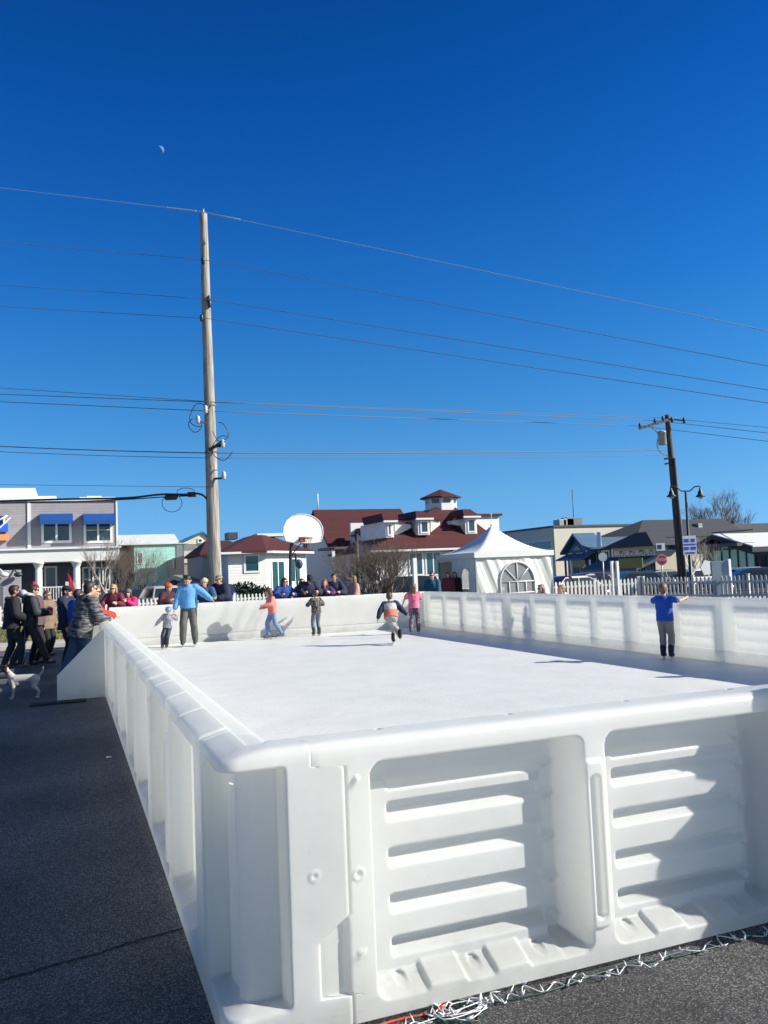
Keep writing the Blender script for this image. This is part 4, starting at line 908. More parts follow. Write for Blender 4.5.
# notice board at the right
p = atD(713, 590, 31.0); q = atD(730, 590, 31.0)
t = thing('notice_board', 'blue grey notice board with white post behind the shaded picket fence', 'notice board', (0, 0, 0))
z1_ = atD(722, 561, 31).z
MB().bar(Vector((p.x, p.y, (z1_+.25)/2)), Vector((q.x, q.y, (z1_+.25)/2)), .06, z1_-.25).build('board', mat('board_blue', (.30, .36, .42), .6), t, .01)
MB().box(q.x-.03, q.x+.08, q.y-.06, q.y+.05, 0, atD(730, 559, 31).z).build('post', WHITE, t)
MB().prism([(p.x-.35, p.y, z1_-.5), (p.x+.15, p.y, z1_-.45), (p.x+.1, p.y, z1_-.02), (p.x-.3, p.y, z1_+.06), (p.x-.5, p.y, z1_-.2)], (0, .05, 0)).build('crest', mat('board_crest', (.5, .52, .52), .6), t)

# ---- basketball hoop
D_ = 30.6
t = thing('basketball_hoop', 'basketball hoop with white fan shaped backboard on a dark bent pole', 'basketball hoop', (0, 0, 0))
def hp(px, py, dd=0): return atD(px, py, D_+dd)
nb = Vector((-.12, .993, 0)).normalized(); YB_ = hp(303, 530).y
outl = [atY(a, b_, YB_) for a, b_ in ((286, 541.5), (283.3, 533), (283.6, 527), (286.5, 520.5), (292, 516), (299, 514.2), (307, 514.5), (314, 517), (319.5, 521.5), (322.5, 527.5), (323, 534), (321, 541.5), (312, 543), (296, 543))]
MB().prism(outl, nb*.05).build('backboard', mat('backboard_white', (.78, .78, .78), .4, .03), t, .01)
MB().tube([p-nb*.004 for p in outl]+[outl[0]-nb*.004], .018, 5).build('backboard_rim', WHITE, t)
rc = hp(306, 538, -.42)
MB().tube([(rc.x+.225*cos(a), rc.y+.225*sin(a), rc.z) for a in [2*pi*i/24 for i in range(25)]], .022, 8).bar(rc+nb*.22, rc+nb*.45, .14, .05).prism([rc+nb*.40+r0*-.12+Vector((0, 0, -.14)), rc+nb*.40+r0*.12+Vector((0, 0, -.14)), rc+nb*.40+r0*.12+Vector((0, 0, .06)), rc+nb*.40+r0*-.12+Vector((0, 0, .06))], nb*.02).build('rim', mat('rim_orange', (.62, .10, .05), .5), t)
net = MB()
for i in range(12):
    a = 2*pi*i/12
    for s_ in (1, -1):
        net.tube([(rc.x+.225*cos(a), rc.y+.225*sin(a), rc.z-.01), (rc.x+.17*cos(a+s_*.26), rc.y+.17*sin(a+s_*.26), rc.z-.14), (rc.x+.13*cos(a), rc.y+.13*sin(a), rc.z-.28), (rc.x+.11*cos(a+s_*.26), rc.y+.11*sin(a+s_*.26), rc.z-.40)], .006, 4)
net.build('net', mat('net_cord', (.25, .22, .22)), t)
pb_ = hp(289.5, 600, .9); pb_.z = 0
cv = [pb_, hp(290.5, 560, .9), hp(291, 548, .9), hp(292.5, 542.5, .85), hp(296, 539, .6), hp(300, 536, .2), hp(303, 534, .05)]
MB().tube(smooth_path([Vector(p) for p in cv], 5), .065, 10).build('pole', DARKMET, t)
MB().tube([hp(291, 556, .9), hp(303, 541, .05)], .025, 6).build('brace', DARKMET, t)
nb = Vector((sin(YAW), cos(YAW), 0))
t = thing('back_hoop', 'rear of a second basketball hoop on a thin dark pole by the porch', 'basketball hoop', (0, 0, 0))
p = atD(298.5, 600, 38); p.z = 0; MB().tube([p, atD(295.5, 553, 38)], .05, 8).build('pole', DARKMET, t)
c0 = atD(299.5, 564, 37.6); MB().ell(c0, (.16, .16, .22), 10, 8).build('lamp_head', mat('dull_blue', (.07, .1, .16)), t)
t['label'] = 'thin dark pole carrying a small round blue grey housing by the pavilion door'; t['category'] = 'pole'; t.name = 'utility_post'
t = thing('banner_post', 'black post with narrow blue banner in front of the white porch', 'banner', (0, 0, 0))
p = atD(358.5, 600, 40); p.z = 0; MB().tube([p, atD(356.5, 534, 40)], .09, 8).build('post', DARKMET, t)
p = atD(360, 562, 40); q = atD(364, 562, 40); zt_2 = atD(361, 545, 40).z
MB().bar(Vector((p.x, p.y, (p.z+zt_2)/2)), Vector((q.x, q.y, (p.z+zt_2)/2)), .03, zt_2-p.z).build('banner', mat('banner_blue', (.02, .08, .35)), t)
t = thing('white_bollard_post', 'white square post in front of the big windows left of the tent', 'post', (0, 0, 0))
p = atD(416, 600, 30); MB().box(p.x-.07, p.x+.07, p.y-.07, p.y+.07, 0, atD(416, 558, 30).z).build('post', WHITE, t)

# ---- utility poles
def wood(name, c1, c2):
    m, t, N, L, P = nodes(name); P.inputs['Roughness'].default_value = .85
    tc = N.new('ShaderNodeTexCoord'); mp = N.new('ShaderNodeMapping'); mp.inputs['Scale'].default_value = (9, 9, .5); L.new(tc.outputs['Object'], mp.inputs[0])
    n = N.new('ShaderNodeTexNoise'); n.inputs['Scale'].default_value = 2.5; n.inputs['Detail'].default_value = 7; L.new(mp.outputs[0], n.inputs['Vector'])
    r = N.new('ShaderNodeValToRGB'); r.color_ramp.elements[0].position = .35; r.color_ramp.elements[1].position = .65; r.color_ramp.elements[0].color = (*c1, 1); r.color_ramp.elements[1].color = (*c2, 1)
    L.new(n.outputs[0], r.inputs[0]); L.new(r.outputs[0], P.inputs['Base Color'])
    b_ = N.new('ShaderNodeBump'); b_.inputs['Strength'].default_value = .5; L.new(n.outputs[0], b_.inputs['Height']); L.new(b_.outputs[0], P.inputs['Normal']); return m
WG = wood('weathered_pole', (.17, .15, .125), (.41, .385, .345)); WD = wood('creosote_pole', (.035, .028, .024), (.11, .08, .065))
DP = 27.0
def pole(base, top, r0_, r1_, m, parent, n=14, seed=0):
    pts = []; rs = []
    for i in range(41):
        k = i/40; p = base.lerp(top, k); pts.append(p+Vector((noise.noise(Vector((k*6, seed, 0))), noise.noise(Vector((k*6, seed, 9))), 0))*.012); rs.append((r0_+(r1_-r0_)*k)*(1+.02*noise.noise(Vector((k*20, seed, 4)))))
    return MB().tube(pts, rs, n).build('pole', m, parent)
t = thing('utility_pole', 'tall weathered grey wooden utility pole rising behind the rink', 'utility pole', (0, 0, 0))
pbs = atD(216.0, 605, DP); pbs.z = 0; ptp = atD(203.3, 214, DP)
pole(pbs, ptp, .235, .125, WG, t)
def onp(py, dx=0, D=DP): 
    k = (605-py)/(605-214); px = 216+(203.3-216)*k; return atD(px+dx, py, D)
def pin(pt, s=1, m=None):                # small insulator
    mb = MB().lathe((pt.x, pt.y, pt.z-.09*s), [(.02*s, 0), (.05*s, .03*s), (.035*s, .06*s), (.06*s, .09*s), (.035*s, .12*s), (.05*s, .15*s), (.01*s, .19*s)], 10)
    return mb.build('insulator', m or mat('insulator_grey', (.45, .46, .45), .3), t)
MB().tube([onp(214, 0), onp(209, 0)], .035, 8).build('pole_top', GALV, t)
for py, dx, c in ((261, -1.5, DARKMET), (299, 3, DARKMET), (304, 3.5, DARKMET), (318, -5, DARKMET)): pin(onp(py, dx, DP-.16), 1.3, c)
for py, dx in ((410, -4), (420, -12), (444, 12), (476, 12)):
    p = onp(py, dx*.4, DP-.2); q = onp(py+2, dx, DP-.3); MB().bar(onp(py+3, 0, DP-.1), q, .06, .06).build('bracket', DARKMET, t); pin(q+Vector((0, 0, .08)), 1.5)
MB().bar(onp(450, -2, DP-.25), onp(441, 14, DP-.3), .09, .09).build('bracket', DARKMET, t)
for seed, (py, dx, rr_) in enumerate(((415, -11, .32), (448, 12, .34), (425, -15, .2), (432, 10, .26))):
    c0 = onp(py, dx, DP-.3); pts = [c0+r0*rr_*cos(a)*(.9+.2*sin(a*2+seed))+Vector((0, 0, rr_*sin(a)*1.2)) for a in [2*pi*.8*i/16+seed for i in range(17)]]
    MB().tube(pts, .014, 5).build('jumper_wire', DARKMET, t)
for py in (405, 452, 470): MB().tube([onp(py, -6.2, DP), onp(py, 6.2, DP-.24)], .02, 5).build('band', GALV, t)
t2 = thing('utility_pole', 'dark leaning wooden utility pole with crossarm and transformer can on the right', 'utility pole', (0, 0, 0)); t = t2
DQ = 42.0
q0 = atD(683.5, 600, DQ); q0.z = 0; q1 = atD(667.3, 415, DQ)
pole(q0, q1, .19, .13, WD, t2, seed=3)
def onq(py, dx=0, D=DQ): return atD(667.3+(683.5-667.3)*(py-415)/185+dx, py, D)
MB().tube([onq(600, 3.5, DQ-.2), onq(458, 3.2, DQ-.2)], .085, 8).build('riser_conduit', mat('conduit_dark', (.05, .06, .07)), t2)
MB().bar(atD(639, 428.5, DQ-.3), atD(668, 420, DQ-.3), .12, .14).build('crossarm', WG, t2)
MB().bar(atD(652, 427, DQ-.36), atD(662, 437, DQ-.3), .04, .08).build('crossarm_brace', WG, t2)
c0 = atD(662.5, 445, DQ-.25); MB().lathe((c0.x, c0.y, c0.z), [(.17, 0), (.21, .03), (.21, .62), (.23, .63), (.2, .7), (.08, .74)], 16).build('transformer', mat('transformer_grey', (.34, .37, .38), .45), t2)
for px, py in ((640, 426), (655, 421.5), (663, 419), (672, 420), (684, 420.5)): 
    q = atD(px, py, DQ-.3); pin(q, 1.6, DARKMET)
MB().bar(atD(668, 419, DQ-.2), atD(685, 421, DQ-.2), .05, .05).build('bracket', DARKMET, t2)
for py in (459, 464): MB().bar(onq(py, -7, DQ-.2), onq(py-1, 0, DQ-.2), .08, .08).build('bracket', DARKMET, t2)
MB().tube(smooth_path([atD(658, 438, DQ-.5), atD(657, 445, DQ-.5), atD(660, 452, DQ-.4), atD(668, 456, DQ-.3)], 5), .02, 5).build('jumper_wire', DARKMET, t2)
# wires
WM = mat('wire_grey', (.10, .10, .11), .5); WMl = mat('wire_pale', (.27, .34, .44), .5)
def wire(label, pts, r, m=WM, sag=0, name='power_line'):
    P_ = []
    for a, b_ in zip(pts, pts[1:]):
        for i in range(16): k = i/16; q = a.lerp(b_, k); P_.append(q-Vector((0, 0, sag*4*k*(1-k))))
    P_.append(pts[-1]); o = MB().tube(P_, r, 5).build(name, m); return tag(o, label, 'power line')
WL = [(188, 212, 331, 'topmost pale wire meeting the tip of the tall weathered pole'), (242, 260, 366, 'second pale wire from the top of the tall weathered pole'), (285, 299, 390, 'third wire from the top of the tall weathered pole'), (306.5, 318.5, 403, 'fourth wire from the top of the tall weathered pole')]
for i, (a, m_, c_, lb) in enumerate(WL):
    L0 = atD(-60, a-(m_-a)*.30, DP+2); Mi = onp(m_, 0, DP-.2); R0 = atD(840, c_+(c_-m_)*72/564, DP-8)
    o = wire(lb, [L0, Mi, R0], .0115 if i == 0 else .010, WMl if i == 0 else mat('wire_mid', (.12, .17, .25), .5))
ins = thing('strain_insulators', 'two pale ribbed strain insulators either side of the tall pole tip', 'insulators')
for a, c_ in (((166, 207.6), (196, 211.2)), ((211, 214.2), (240, 219.6))):
    A_, B_ = atD(*a, DP-.3), atD(*c_, DP-.3); mb = MB()
    pts = []; rs = []
    for k in range(28): pts.append(A_.lerp(B_, k/27)); rs.append(.034 if k % 2 else .012)
    mb.tube(pts, rs, 8).build('insulator', mat('insulator_pale', (.30, .34, .40), .4), ins)
wire('upper wire of the pair between the two poles', [atD(-60, 392, DP+4), onp(402, -2, DP-.2), atD(655, 420.5, DQ-.3), atD(840, 441, DQ-6)], .013)
wire('lower wire of the pair between the two poles', [atD(-60, 399, DP+4), onp(411, -2, DP-.2), atD(640, 426.0, DQ-.3), atD(840, 450, DQ-6)], .013)
wire('faint wire just above the pair between the poles', [atD(-60, 384, DP+5), onp(402, 5, DP-.2), atD(663, 418, DQ-.3), atD(840, 434, DQ-6)], .010)
wire('dark cable crossing at the lower brackets of both poles', [atD(-60, 443, DP+3), onp(453, -3, DP-.2), atD(667, 450, DQ-.3)], .018, sag=.05)
wire('thin cable just below the dark cable between both poles', [atD(-60, 448.5, DP+3), onp(458, -3, DP-.2), atD(668, 455, DQ-.3)], .011, sag=.05)
wire('lowest thin wire ending on the tall pole from the left', [atD(-60, 484, DP+5), onp(487, -3, DP-.2)], .008)
cb = thing('service_cable', 'thick black service cable with splice boxes and loops running left from the tall pole', 'cable')
pp = [atD(-60, 503, DP+3), atD(60, 499.3, DP+1.5), atD(125, 498, DP+1), atD(160, 494.5, DP+.6), atD(185, 494.5, DP+.3), atD(196, 493.5, DP), atD(204, 496, DP-.1), onp(505, -2, DP-.1)]
MB().tube(smooth_path(pp, 6), .035, 6).build('cable', DARKMET, cb)
MB().tube(smooth_path([p+Vector((0, 0, -.05-.04*(i % 2))) for i, p in enumerate(pp[:6])], 6), .02, 5).build('cable', DARKMET, cb)
for px, py, w_ in ((171, 497.5, .17), (191.5, 494.5, .11)): q = atD(px, py, DP+.3); MB().tube([q-r0*w_*1.3, q-r0*w_, q+r0*w_, q+r0*w_*1.3], [.03, .09, .09, .03], 10).build('splice_box', DARKMET, cb)
for cx__, cy__, rx, ry in ((172, 503, 10, 9), (186, 492, 9, 4)):
    MB().tube([atD(cx__+rx*cos(a), cy__+ry*sin(a), DP+.4) for a in [2*pi*i/24 for i in range(25)]], .011, 5).build('cable_loop', DARKMET, cb)
# ---- double street lamp
DL = 40.0
t = thing('street_lamp', 'dark street lamp with two curved arms and bell shaped lanterns', 'street lamp', (0, 0, 0))
p0 = atD(692.5, 600, DL); p0.z = 0; p1 = atD(685.5, 491, DL)
MB().tube([p0, p0+Vector((0, 0, .9)), p0+Vector((0, 0, .95)), p1], [.16, .13, .085, .05], 12).build('pole', DARKMET, t)
for s_ in (-1, 1):
    e_ = atD(685.5+s_*14.5, 489, DL); a_ = [p1, p1.lerp(e_, .3)+Vector((0, 0, -.02)), p1.lerp(e_, .65)+Vector((0, 0, .14)), e_+Vector((0, 0, .12)), e_]
    arm = MB().tube(smooth_path(a_, 5), .03, 6).build('arm', DARKMET, t)
    ln_ = MB().lathe((e_.x, e_.y, e_.z-.38), [(.24, 0), (.22, .04), (.12, .14), (.11, .25), (.06, .31), (.05, .4), (.0, .46)], 14).build('lantern', DARKMET, t)
    MB().ell((e_.x, e_.y, e_.z-.39), (.12, .12, .09), 10, 6).build('lens', mat('lamp_lens', (.5, .5, .48), .3), ln_)
bn = MB(); p, q = atD(683, 560, DL-.1), atD(696.5, 560, DL-.1)
z0_, z1_ = atD(685, 555, DL).z, atD(685, 536, DL).z
t = thing('lamp_banner', 'white banner with blue lettering blocks hanging on the street lamp pole', 'banner', (0, 0, 0))
nb2 = -nb*.12
MB().bar(Vector((p.x, p.y, (z0_+z1_)/2))+nb2, Vector((q.x, q.y, (z0_+z1_)/2))+nb2, .02, z1_-z0_).build('cloth', mat('banner_white', (.75, .76, .78)), t)
st = MB()
for k, (h0, h1, i0, i1) in enumerate(((.06, .14, .15, .85), (.26, .42, .05, .42), (.26, .42, .55, .95), (.50, .58, .05, .95), (.66, .84, .1, .45), (.66, .84, .6, .9))):
    a_ = p.lerp(q, i0); c_ = p.lerp(q, i1); zz = z0_+(z1_-z0_)*(h0+h1)/2; st.bar(Vector((a_.x, a_.y, zz))+nb2*1.12, Vector((c_.x, c_.y, zz))+nb2*1.12, .006, (z1_-z0_)*(h1-h0))
st.build('lettering', mat('banner_ink', (.05, .10, .5)), t)
# ---- stop signs
def stop(px, py, D, rpx, front, label):
    c_ = atD(px, py, D); r_ = rpx*D/828.; t = thing('stop_sign', label, 'traffic sign', (0, 0, 0))
    MB().tube([(c_.x, c_.y, 0), (c_.x, c_.y, c_.z+r_*1.0)], .03, 6).build('post', GALV, t)
    o8 = [c_-nb*.05+r0*r_*cos(a)+Vector((0, 0, r_*sin(a))) for a in [pi/8+pi/4*i for i in range(8)]]
    pl = MB().prism(o8, nb*.01).build('plate', mat('sign_red', (.45, .02, .04), .5) if front else mat('sign_back', (.42, .48, .5), .5), t)
    if front:
        text('STOP', r_*.72, WHITE, t, c_-nb*.06, (pi/2, 0, -YAW), ext=.003)
        o9 = [c_-nb*.048+r0*r_*1.09*cos(a)+Vector((0, 0, r_*1.09*sin(a))) for a in [pi/8+pi/4*i for i in range(8)]]; MB().prism(o9, nb*.004).build('border', WHITE, pl)
stop(661.5, 560, 38, 5.2, True, 'red stop sign with small blue street board above it in front of the shop')
c_ = atD(660, 547, 38); t = thing('small_blue_sign', 'small square white and blue sign mounted above the red stop sign', 'sign', (0, 0, 0))
MB().bar(c_-nb*.07-r0*.2, c_-nb*.07+r0*.2, .02, .34).build('board', mat('banner_white', (.75, .76, .78)), t); MB().bar(c_-nb*.084-r0*.15, c_-nb*.084+r0*.05, .004, .2).build('emblem', mat('navy_ink', (.02, .08, .25)), t)
stop(602.5, 557, 36, 4.6, False, 'grey back of a stop sign on a thin post behind the sunlit fence')
# ---- cars
CG = glass('car_glass', (.015, .02, .025)); TY = mat('tyre', (.015, .015, .016), .8); RM = mat('wheel_rim', (.4, .4, .42), .35, metal=.8)
def car_template(kind, colr, label, loc, rz, grp='cars parked and passing behind the fence'):
    pm = mat('car_paint_'+colr[0], colr[1], .28, .03, 1, coat=.6)
    t = thing('parked_car', label, 'car', loc, rz, grp)
    suv = kind == 'suv'; W = .9; hb = .94 if suv else .84; ht = 1.58 if suv else 1.38
    prof = [(-2.28, .35), (-2.3, .62), (-2.22, .86 if not suv else .95), (-1.7, hb), (1.2, hb), (2.05, hb-.14), (2.28, .66), (2.3, .36), (1.9, .28), (-1.95, .28)]
    n = len(prof); V_ = []
    secs = [(-W, .93), (-W*.97, .99), (-W*.8, 1.0), (0, 1.01), (W*.8, 1.0), (W*.97, .99), (W, .93)]
    m = MB(); P_ = []
    for y, k in secs: P_.append([(x*(.97 if abs(y) == W else 1), y, .28+(z-.28)*k) for x, z in prof]+[(prof[0][0]*(.97 if abs(y) == W else 1), y, .28+(prof[0][1]-.28)*k)])
    m.grid(P_, n+1, len(secs), True); 
    for r_, fl_ in ((P_[0], False), (P_[-1], True)): f = list(range(n)); m.add(r_[:n], [tuple(f if fl_ else f[::-1])])
    body = m.build('body', pm, t)
    cab = [(-2.05 if suv else -1.75, hb-.02), (-1.85 if suv else -1.15, ht-.06), (-1.2 if suv else -.8, ht), (.15, ht-.01), (.5, ht-.10), (1.3, hb-.03)]
    def ring_(y, k): return [(x, y*(1-.17*(z-hb)/(ht-hb)), z) for x, z in cab]
    sec2 = [-.80, -.74, 0, .74, .80]; Q = []
    for y in sec2: Q.append([(x, y*(1-.2*max(0, z-hb)/(ht-hb)), z-(.03 if abs(y) > .78 else 0)*(1 if z > hb+.1 else 0)) for x, z in cab])
    m = MB().grid(Q, len(cab), len(sec2), True); m.add(Q[0], [tuple(range(len(cab)))]); m.add(Q[-1], [tuple(range(len(cab)))[::-1]])
    m.build('cabin', pm, t)
    def side(y, x0, x1, x2, x3, z0_, z1_):
        s_ = 1 if y > 0 else -1; yt = lambda z: s_*(.80*(1-.2*(z-hb)/(ht-hb))+.012); return MB().add([(x0, yt(z0_), z0_), (x1, yt(z0_), z0_), (x2, yt(z1_), z1_), (x3, yt(z1_), z1_)], [(0, 1, 2, 3)])
    z0_, z1_ = hb+.04, ht-.13
    for s_ in (-1, 1):
        side(s_, -.25, .98, .42, -.25, z0_, z1_).build('side_window', CG, t); side(s_, -1.5 if not suv else -1.8, -.34, -.34, -1.15 if not suv else -1.7, z0_, z1_).build('side_window', CG, t)
    MB().add([(1.22, -.68, hb+.03), (1.22, .68, hb+.03), (.56, .58, ht-.12), (.56, -.58, ht-.12)], [(0, 1, 2, 3)]).build('windscreen', CG, t)
    b0 = (-2.075, -1.88) if suv else (-1.75, -1.2)
    MB().add([(b0[0]-.01, -.66, hb+.06), (b0[0]-.01, .66, hb+.06), (b0[1]-.025, .58, ht-.14), (b0[1]-.025, -.58, ht-.14)], [(0, 1, 2, 3)]).build('rear_window', CG, t)
    for x in (-1.42, 1.42):
        for s_ in (-1, 1):
            wv = MB(); wv.lathe((0, 0, 0), [(.0, -.1), (.33, -.1), (.34, -.06), (.34, .06), (.33, .1), (.0, .1)], 18); wv.v = [(a, c, b) for a, b, c in wv.v]; wv.v = [(a+x, b+s_*.80, c+.34) for a, b, c in wv.v]; wh = wv.build('wheel', TY, t)
            wv = MB(); wv.lathe((0, 0, 0), [(.0, -.015), (.2, -.02), (.21, .0), (.2, .02), (.0, .015)], 14); wv.v = [(a, c, b) for a, b, c in wv.v]; wv.v = [(a+x, b+s_*.905, c+.34) for a, b, c in wv.v]; wv.build('rim', RM, wh)
    HL = mat('headlight_glass', (.7, .7, .7), .1); TL = mat('tail_light', (.45, .01, .01), .2)
    for s_ in (-1, 1):
        MB().ell((2.2, s_*.66, .68), (.12, .18, .08), 10, 6).build('headlight', HL, t); MB().box(-2.31, -2.2, s_*.68-.14, s_*.68+.14, .68, .86).build('tail_light', TL, t)
    return t
spec = [
 ('suv', ('silver', (.38, .39, .40)), 'silver grey hatchback seen from behind between taupe building and spectators', 158, 42, 1.9),
 ('sedan', ('black', (.012, .014, .02)), 'black car parked left of the silver hatchback below the bare shrubs', 137, 46, .2),
 ('suv', ('navy', (.015, .03, .07)), 'dark navy car behind the bearded skater and the tall pole', 196, 40, 2.6),
 ('suv', ('white', (.72, .72, .70)), 'white parked car left of the big windows beside the bare shrub', 421, 41, 0.1),
 ('suv', ('black', (.012, .014, .02)), 'black car in front of the white one by the bare shrub', 397, 37, 3.2),
 ('sedan', ('darkred', (.06, .012, .02)), 'low dark maroon car roof just behind the sunlit picket fence', 575, 37, .3),
 ('suv', ('slate', (.03, .05, .08)), 'slate blue car parked behind the back of the stop sign', 595, 43, .25),
 ('sedan', ('teal', (.03, .06, .08)), 'dark blue sedan between white arbour posts and red stop sign', 633, 42, 3.0),
 ('suv', ('black', (.012, .014, .02)), 'black car parked behind the leaning pole and stop sign', 664, 45, .2),
 ('suv', ('white', (.72, .72, .70)), 'white parked car right of the street lamp pole', 706, 44, .1),
 ('suv', ('navy', (.015, .03, .07)), 'dark car close to the glass fronted shop entrance', 752, 38, 2.9),
 ('sedan', ('gold', (.35, .28, .16)), 'pale gold car in front of the glazed shop front', 742, 41, 3.3),
]
for kd, cl, lb, px, D, rz in spec:
    p = atD(px, 590, D); c_ = car_template(kd if px < 500 else 'sedan', cl, lb, (p.x, p.y, 0), rz-YAW*.5); c_.scale = (.9, .9, .9) if px < 500 else (.86, .86, .84)
# grey canopy roof behind the hatchback
t = thing('canopy_frame', 'low grey canopy roof sloping up behind the parked hatchback', 'canopy', (0, 0, 0))
a_, m_, c_ = atD(150, 588, 47), atD(173, 575, 47), atD(206, 586, 47)
MB().prism([a_, m_, c_, c_+Vector((0, 0, -.25)), m_+Vector((0, 0, -.25)), a_+Vector((0, 0, -.25))], nb*3).build('roof', mat('canopy_grey', (.16, .19, .19), .7), t)
for p in (a_, c_, m_): MB().box(p.x-.08, p.x+.08, p.y+.1, p.y+.25, 0, p.z-.1).build('post', DARKMET, t)
# ---- plants
BARK = mat('bark', (.13, .10, .08), .9, .3, 20); TWIG = mat('twig', (.20, .15, .12), .9, .3, 10)
def bare(name, label, base, h, spread, seed, depth=5, n0=5, pale=None, r0_=.1, cat='tree'):
    random.seed(seed); trunk = MB(); tw = MB()
    t = thing(name, label, cat, base)
    def grow(p, d, ln, r_, lv):
        pts = [p]; dd = d.copy()
        for i in range(3): dd = (dd+Vector((random.uniform(-.2, .2), random.uniform(-.2, .2), random.uniform(-.05, .2)))).normalized(); pts.append(pts[-1]+dd*ln/3)
        (trunk if lv < 2 else tw).tube(pts, [r_, r_*.85, r_*.7, r_*.55], 6 if lv < 2 else 3, False)
        if lv >= depth: return
        for k in range(random.choice((2, 3, 3) if lv < 3 else (2, 3, 4)) if lv else n0):
            a = random.uniform(0, 2*pi); s_ = random.uniform(.35, .9)*spread; nd = (dd+Vector((cos(a)*s_, sin(a)*s_, random.uniform(-.1, .35)))).normalized()
            grow(pts[random.choice((2, 3, 3))], nd, ln*random.uniform(.6, .85), r_*.55, lv+1)
    if n0 > 6:
        for k in range(n0): a = 2*pi*k/n0; grow(Vector((cos(a)*.1, sin(a)*.1, 0)), Vector((cos(a)*spread*.5, sin(a)*spread*.5, 1)).normalized(), h*.4, r_=r0_*.6, lv=1)
    else: grow(Vector((0, 0, 0)), Vector((0, 0, 1)), h*.36, r0_, 0)
    trunk.build('trunk', pale or BARK, t); tw.build('branches', pale or TWIG, t)
    return t
p = atD(722, 560, 105); bare('bare_tree', 'large leafless tree rising behind the dark grey hall roof', (p.x, p.y, 0), 7.9, .85, 5, 7, 6, r0_=.4)
p = atD(368, 590, 34); bare('bare_shrub', 'tangled leafless shrub in front of the porch left of the big windows', (p.x, p.y, 0), 2.5, 1.0, 8, 6, 15, r0_=.08, cat='shrub')
p = atD(383, 590, 35); bare('bare_shrub', 'rounded leafless shrub closest to the big teal windows', (p.x, p.y, 0), 2.5, 1.0, 9, 6, 15, r0_=.08, cat='shrub')
p = atD(108, 590, 50); bare('bare_tree', 'small pale barked leafless tree at the corner of the grey building', (p.x, p.y, 0), 3.9, .8, 12, 6, 4, pale=mat('pale_bark', (.36, .32, .27), .9), r0_=.13)
p = atD(124, 590, 52); bare('bare_shrub', 'low brown leafless shrub between grey building and black car', (p.x, p.y, 0), 3.4, .9, 14, 6, 9, r0_=.07, cat='shrub')
p = atD(141, 590, 56); bare('bare_shrub', 'brown twiggy shrub in front of the mint green wall', (p.x, p.y, 0), 3.6, .9, 15, 6, 9, r0_=.07, cat='shrub')
p = atD(700, 590, 46); bare('bare_shrub', 'small leafless bush beside the street lamp and pale wall', (p.x, p.y, 0), 2.3, .9, 17, 5, 8, pale=mat('pale_bark', (.36, .32, .27)), r0_=.07, cat='shrub')
def bush(label, base, rx, ry, h, seed, col=(.02, .035, .02)):
    random.seed(seed); t = thing('evergreen_bush', label, 'bush', base); m = MB()
    for i in range(2600):
        a = random.uniform(0, 2*pi); b_ = math.acos(random.uniform(0, 1)); k = random.uniform(.75, 1)*(1+.22*noise.noise(Vector((cos(a)*2.2, sin(a)*2.2, b_*2+seed))))
        c_ = Vector((rx*k*sin(b_)*cos(a), ry*k*sin(b_)*sin(a), h*k*cos(b_))); n_ = Vector((random.gauss(0, 1), random.gauss(0, 1), random.gauss(0, 1))).normalized(); u = n_.orthogonal().normalized()*random.uniform(.04, .08); v = n_.cross(u.normalized())*.04
        m.add([c_-u-v, c_+u-v, c_+u+v, c_-u+v], [(0, 1, 2, 3)])
    m.build('foliage', mat('evergreen_leaf', col, .6, .5, 3), t); MB().tube([(0, 0, 0), (0, 0, h*.8)], [.06, .02], 6).build('stem', BARK, t)
for i, (px, w_, hh) in enumerate(((226, 1.5, 1.15), (243, 1.4, 1.35), (260, 1.3, 1.15))):
    p = atD(px, 590, 42); bush(('dark evergreen bush behind the fence nearest the tall pole', 'tallest of the three dark evergreen bushes below the pavilion window', 'dark evergreen bush behind the girl in the coral jacket')[i], (p.x, p.y, 0), w_, .9, hh, i+1)
# ---- moon
md = atD(160, 150, 1.0)-CAM; md.normalize(); mc = CAM+md*3200; Rm = 3200*3.6/828
m = MB(); sd = (SUN-md*SUN.dot(md)).normalized(); sd = (cr*.85+cu*.53).normalized(); up = md.cross(sd).normalized()
P_ = []
for j in range(13):
    th = pi*j/12; row = []
    for i in range(9):
        ph = -.15+(pi/2+.15)*i/8+0
        row.append(tuple(mc+(up*cos(th)+(sd*sin(ph)-md*cos(ph))*sin(th))*Rm))
    P_.append(row)
m.grid([r_[3:] for r_ in P_], 6, 13, True)
mm, t_, N_, L_2, PP = nodes('moon_rock'); em = N_.new('ShaderNodeBsdfDiffuse'); em.inputs[0].default_value = (.13, .17, .26, 1); L_2.new(em.outputs[0], N_['Material Output'].inputs[0])
o = m.build('moon', mm); tag(o, 'small pale waxing moon high in the deep blue sky', 'moon')
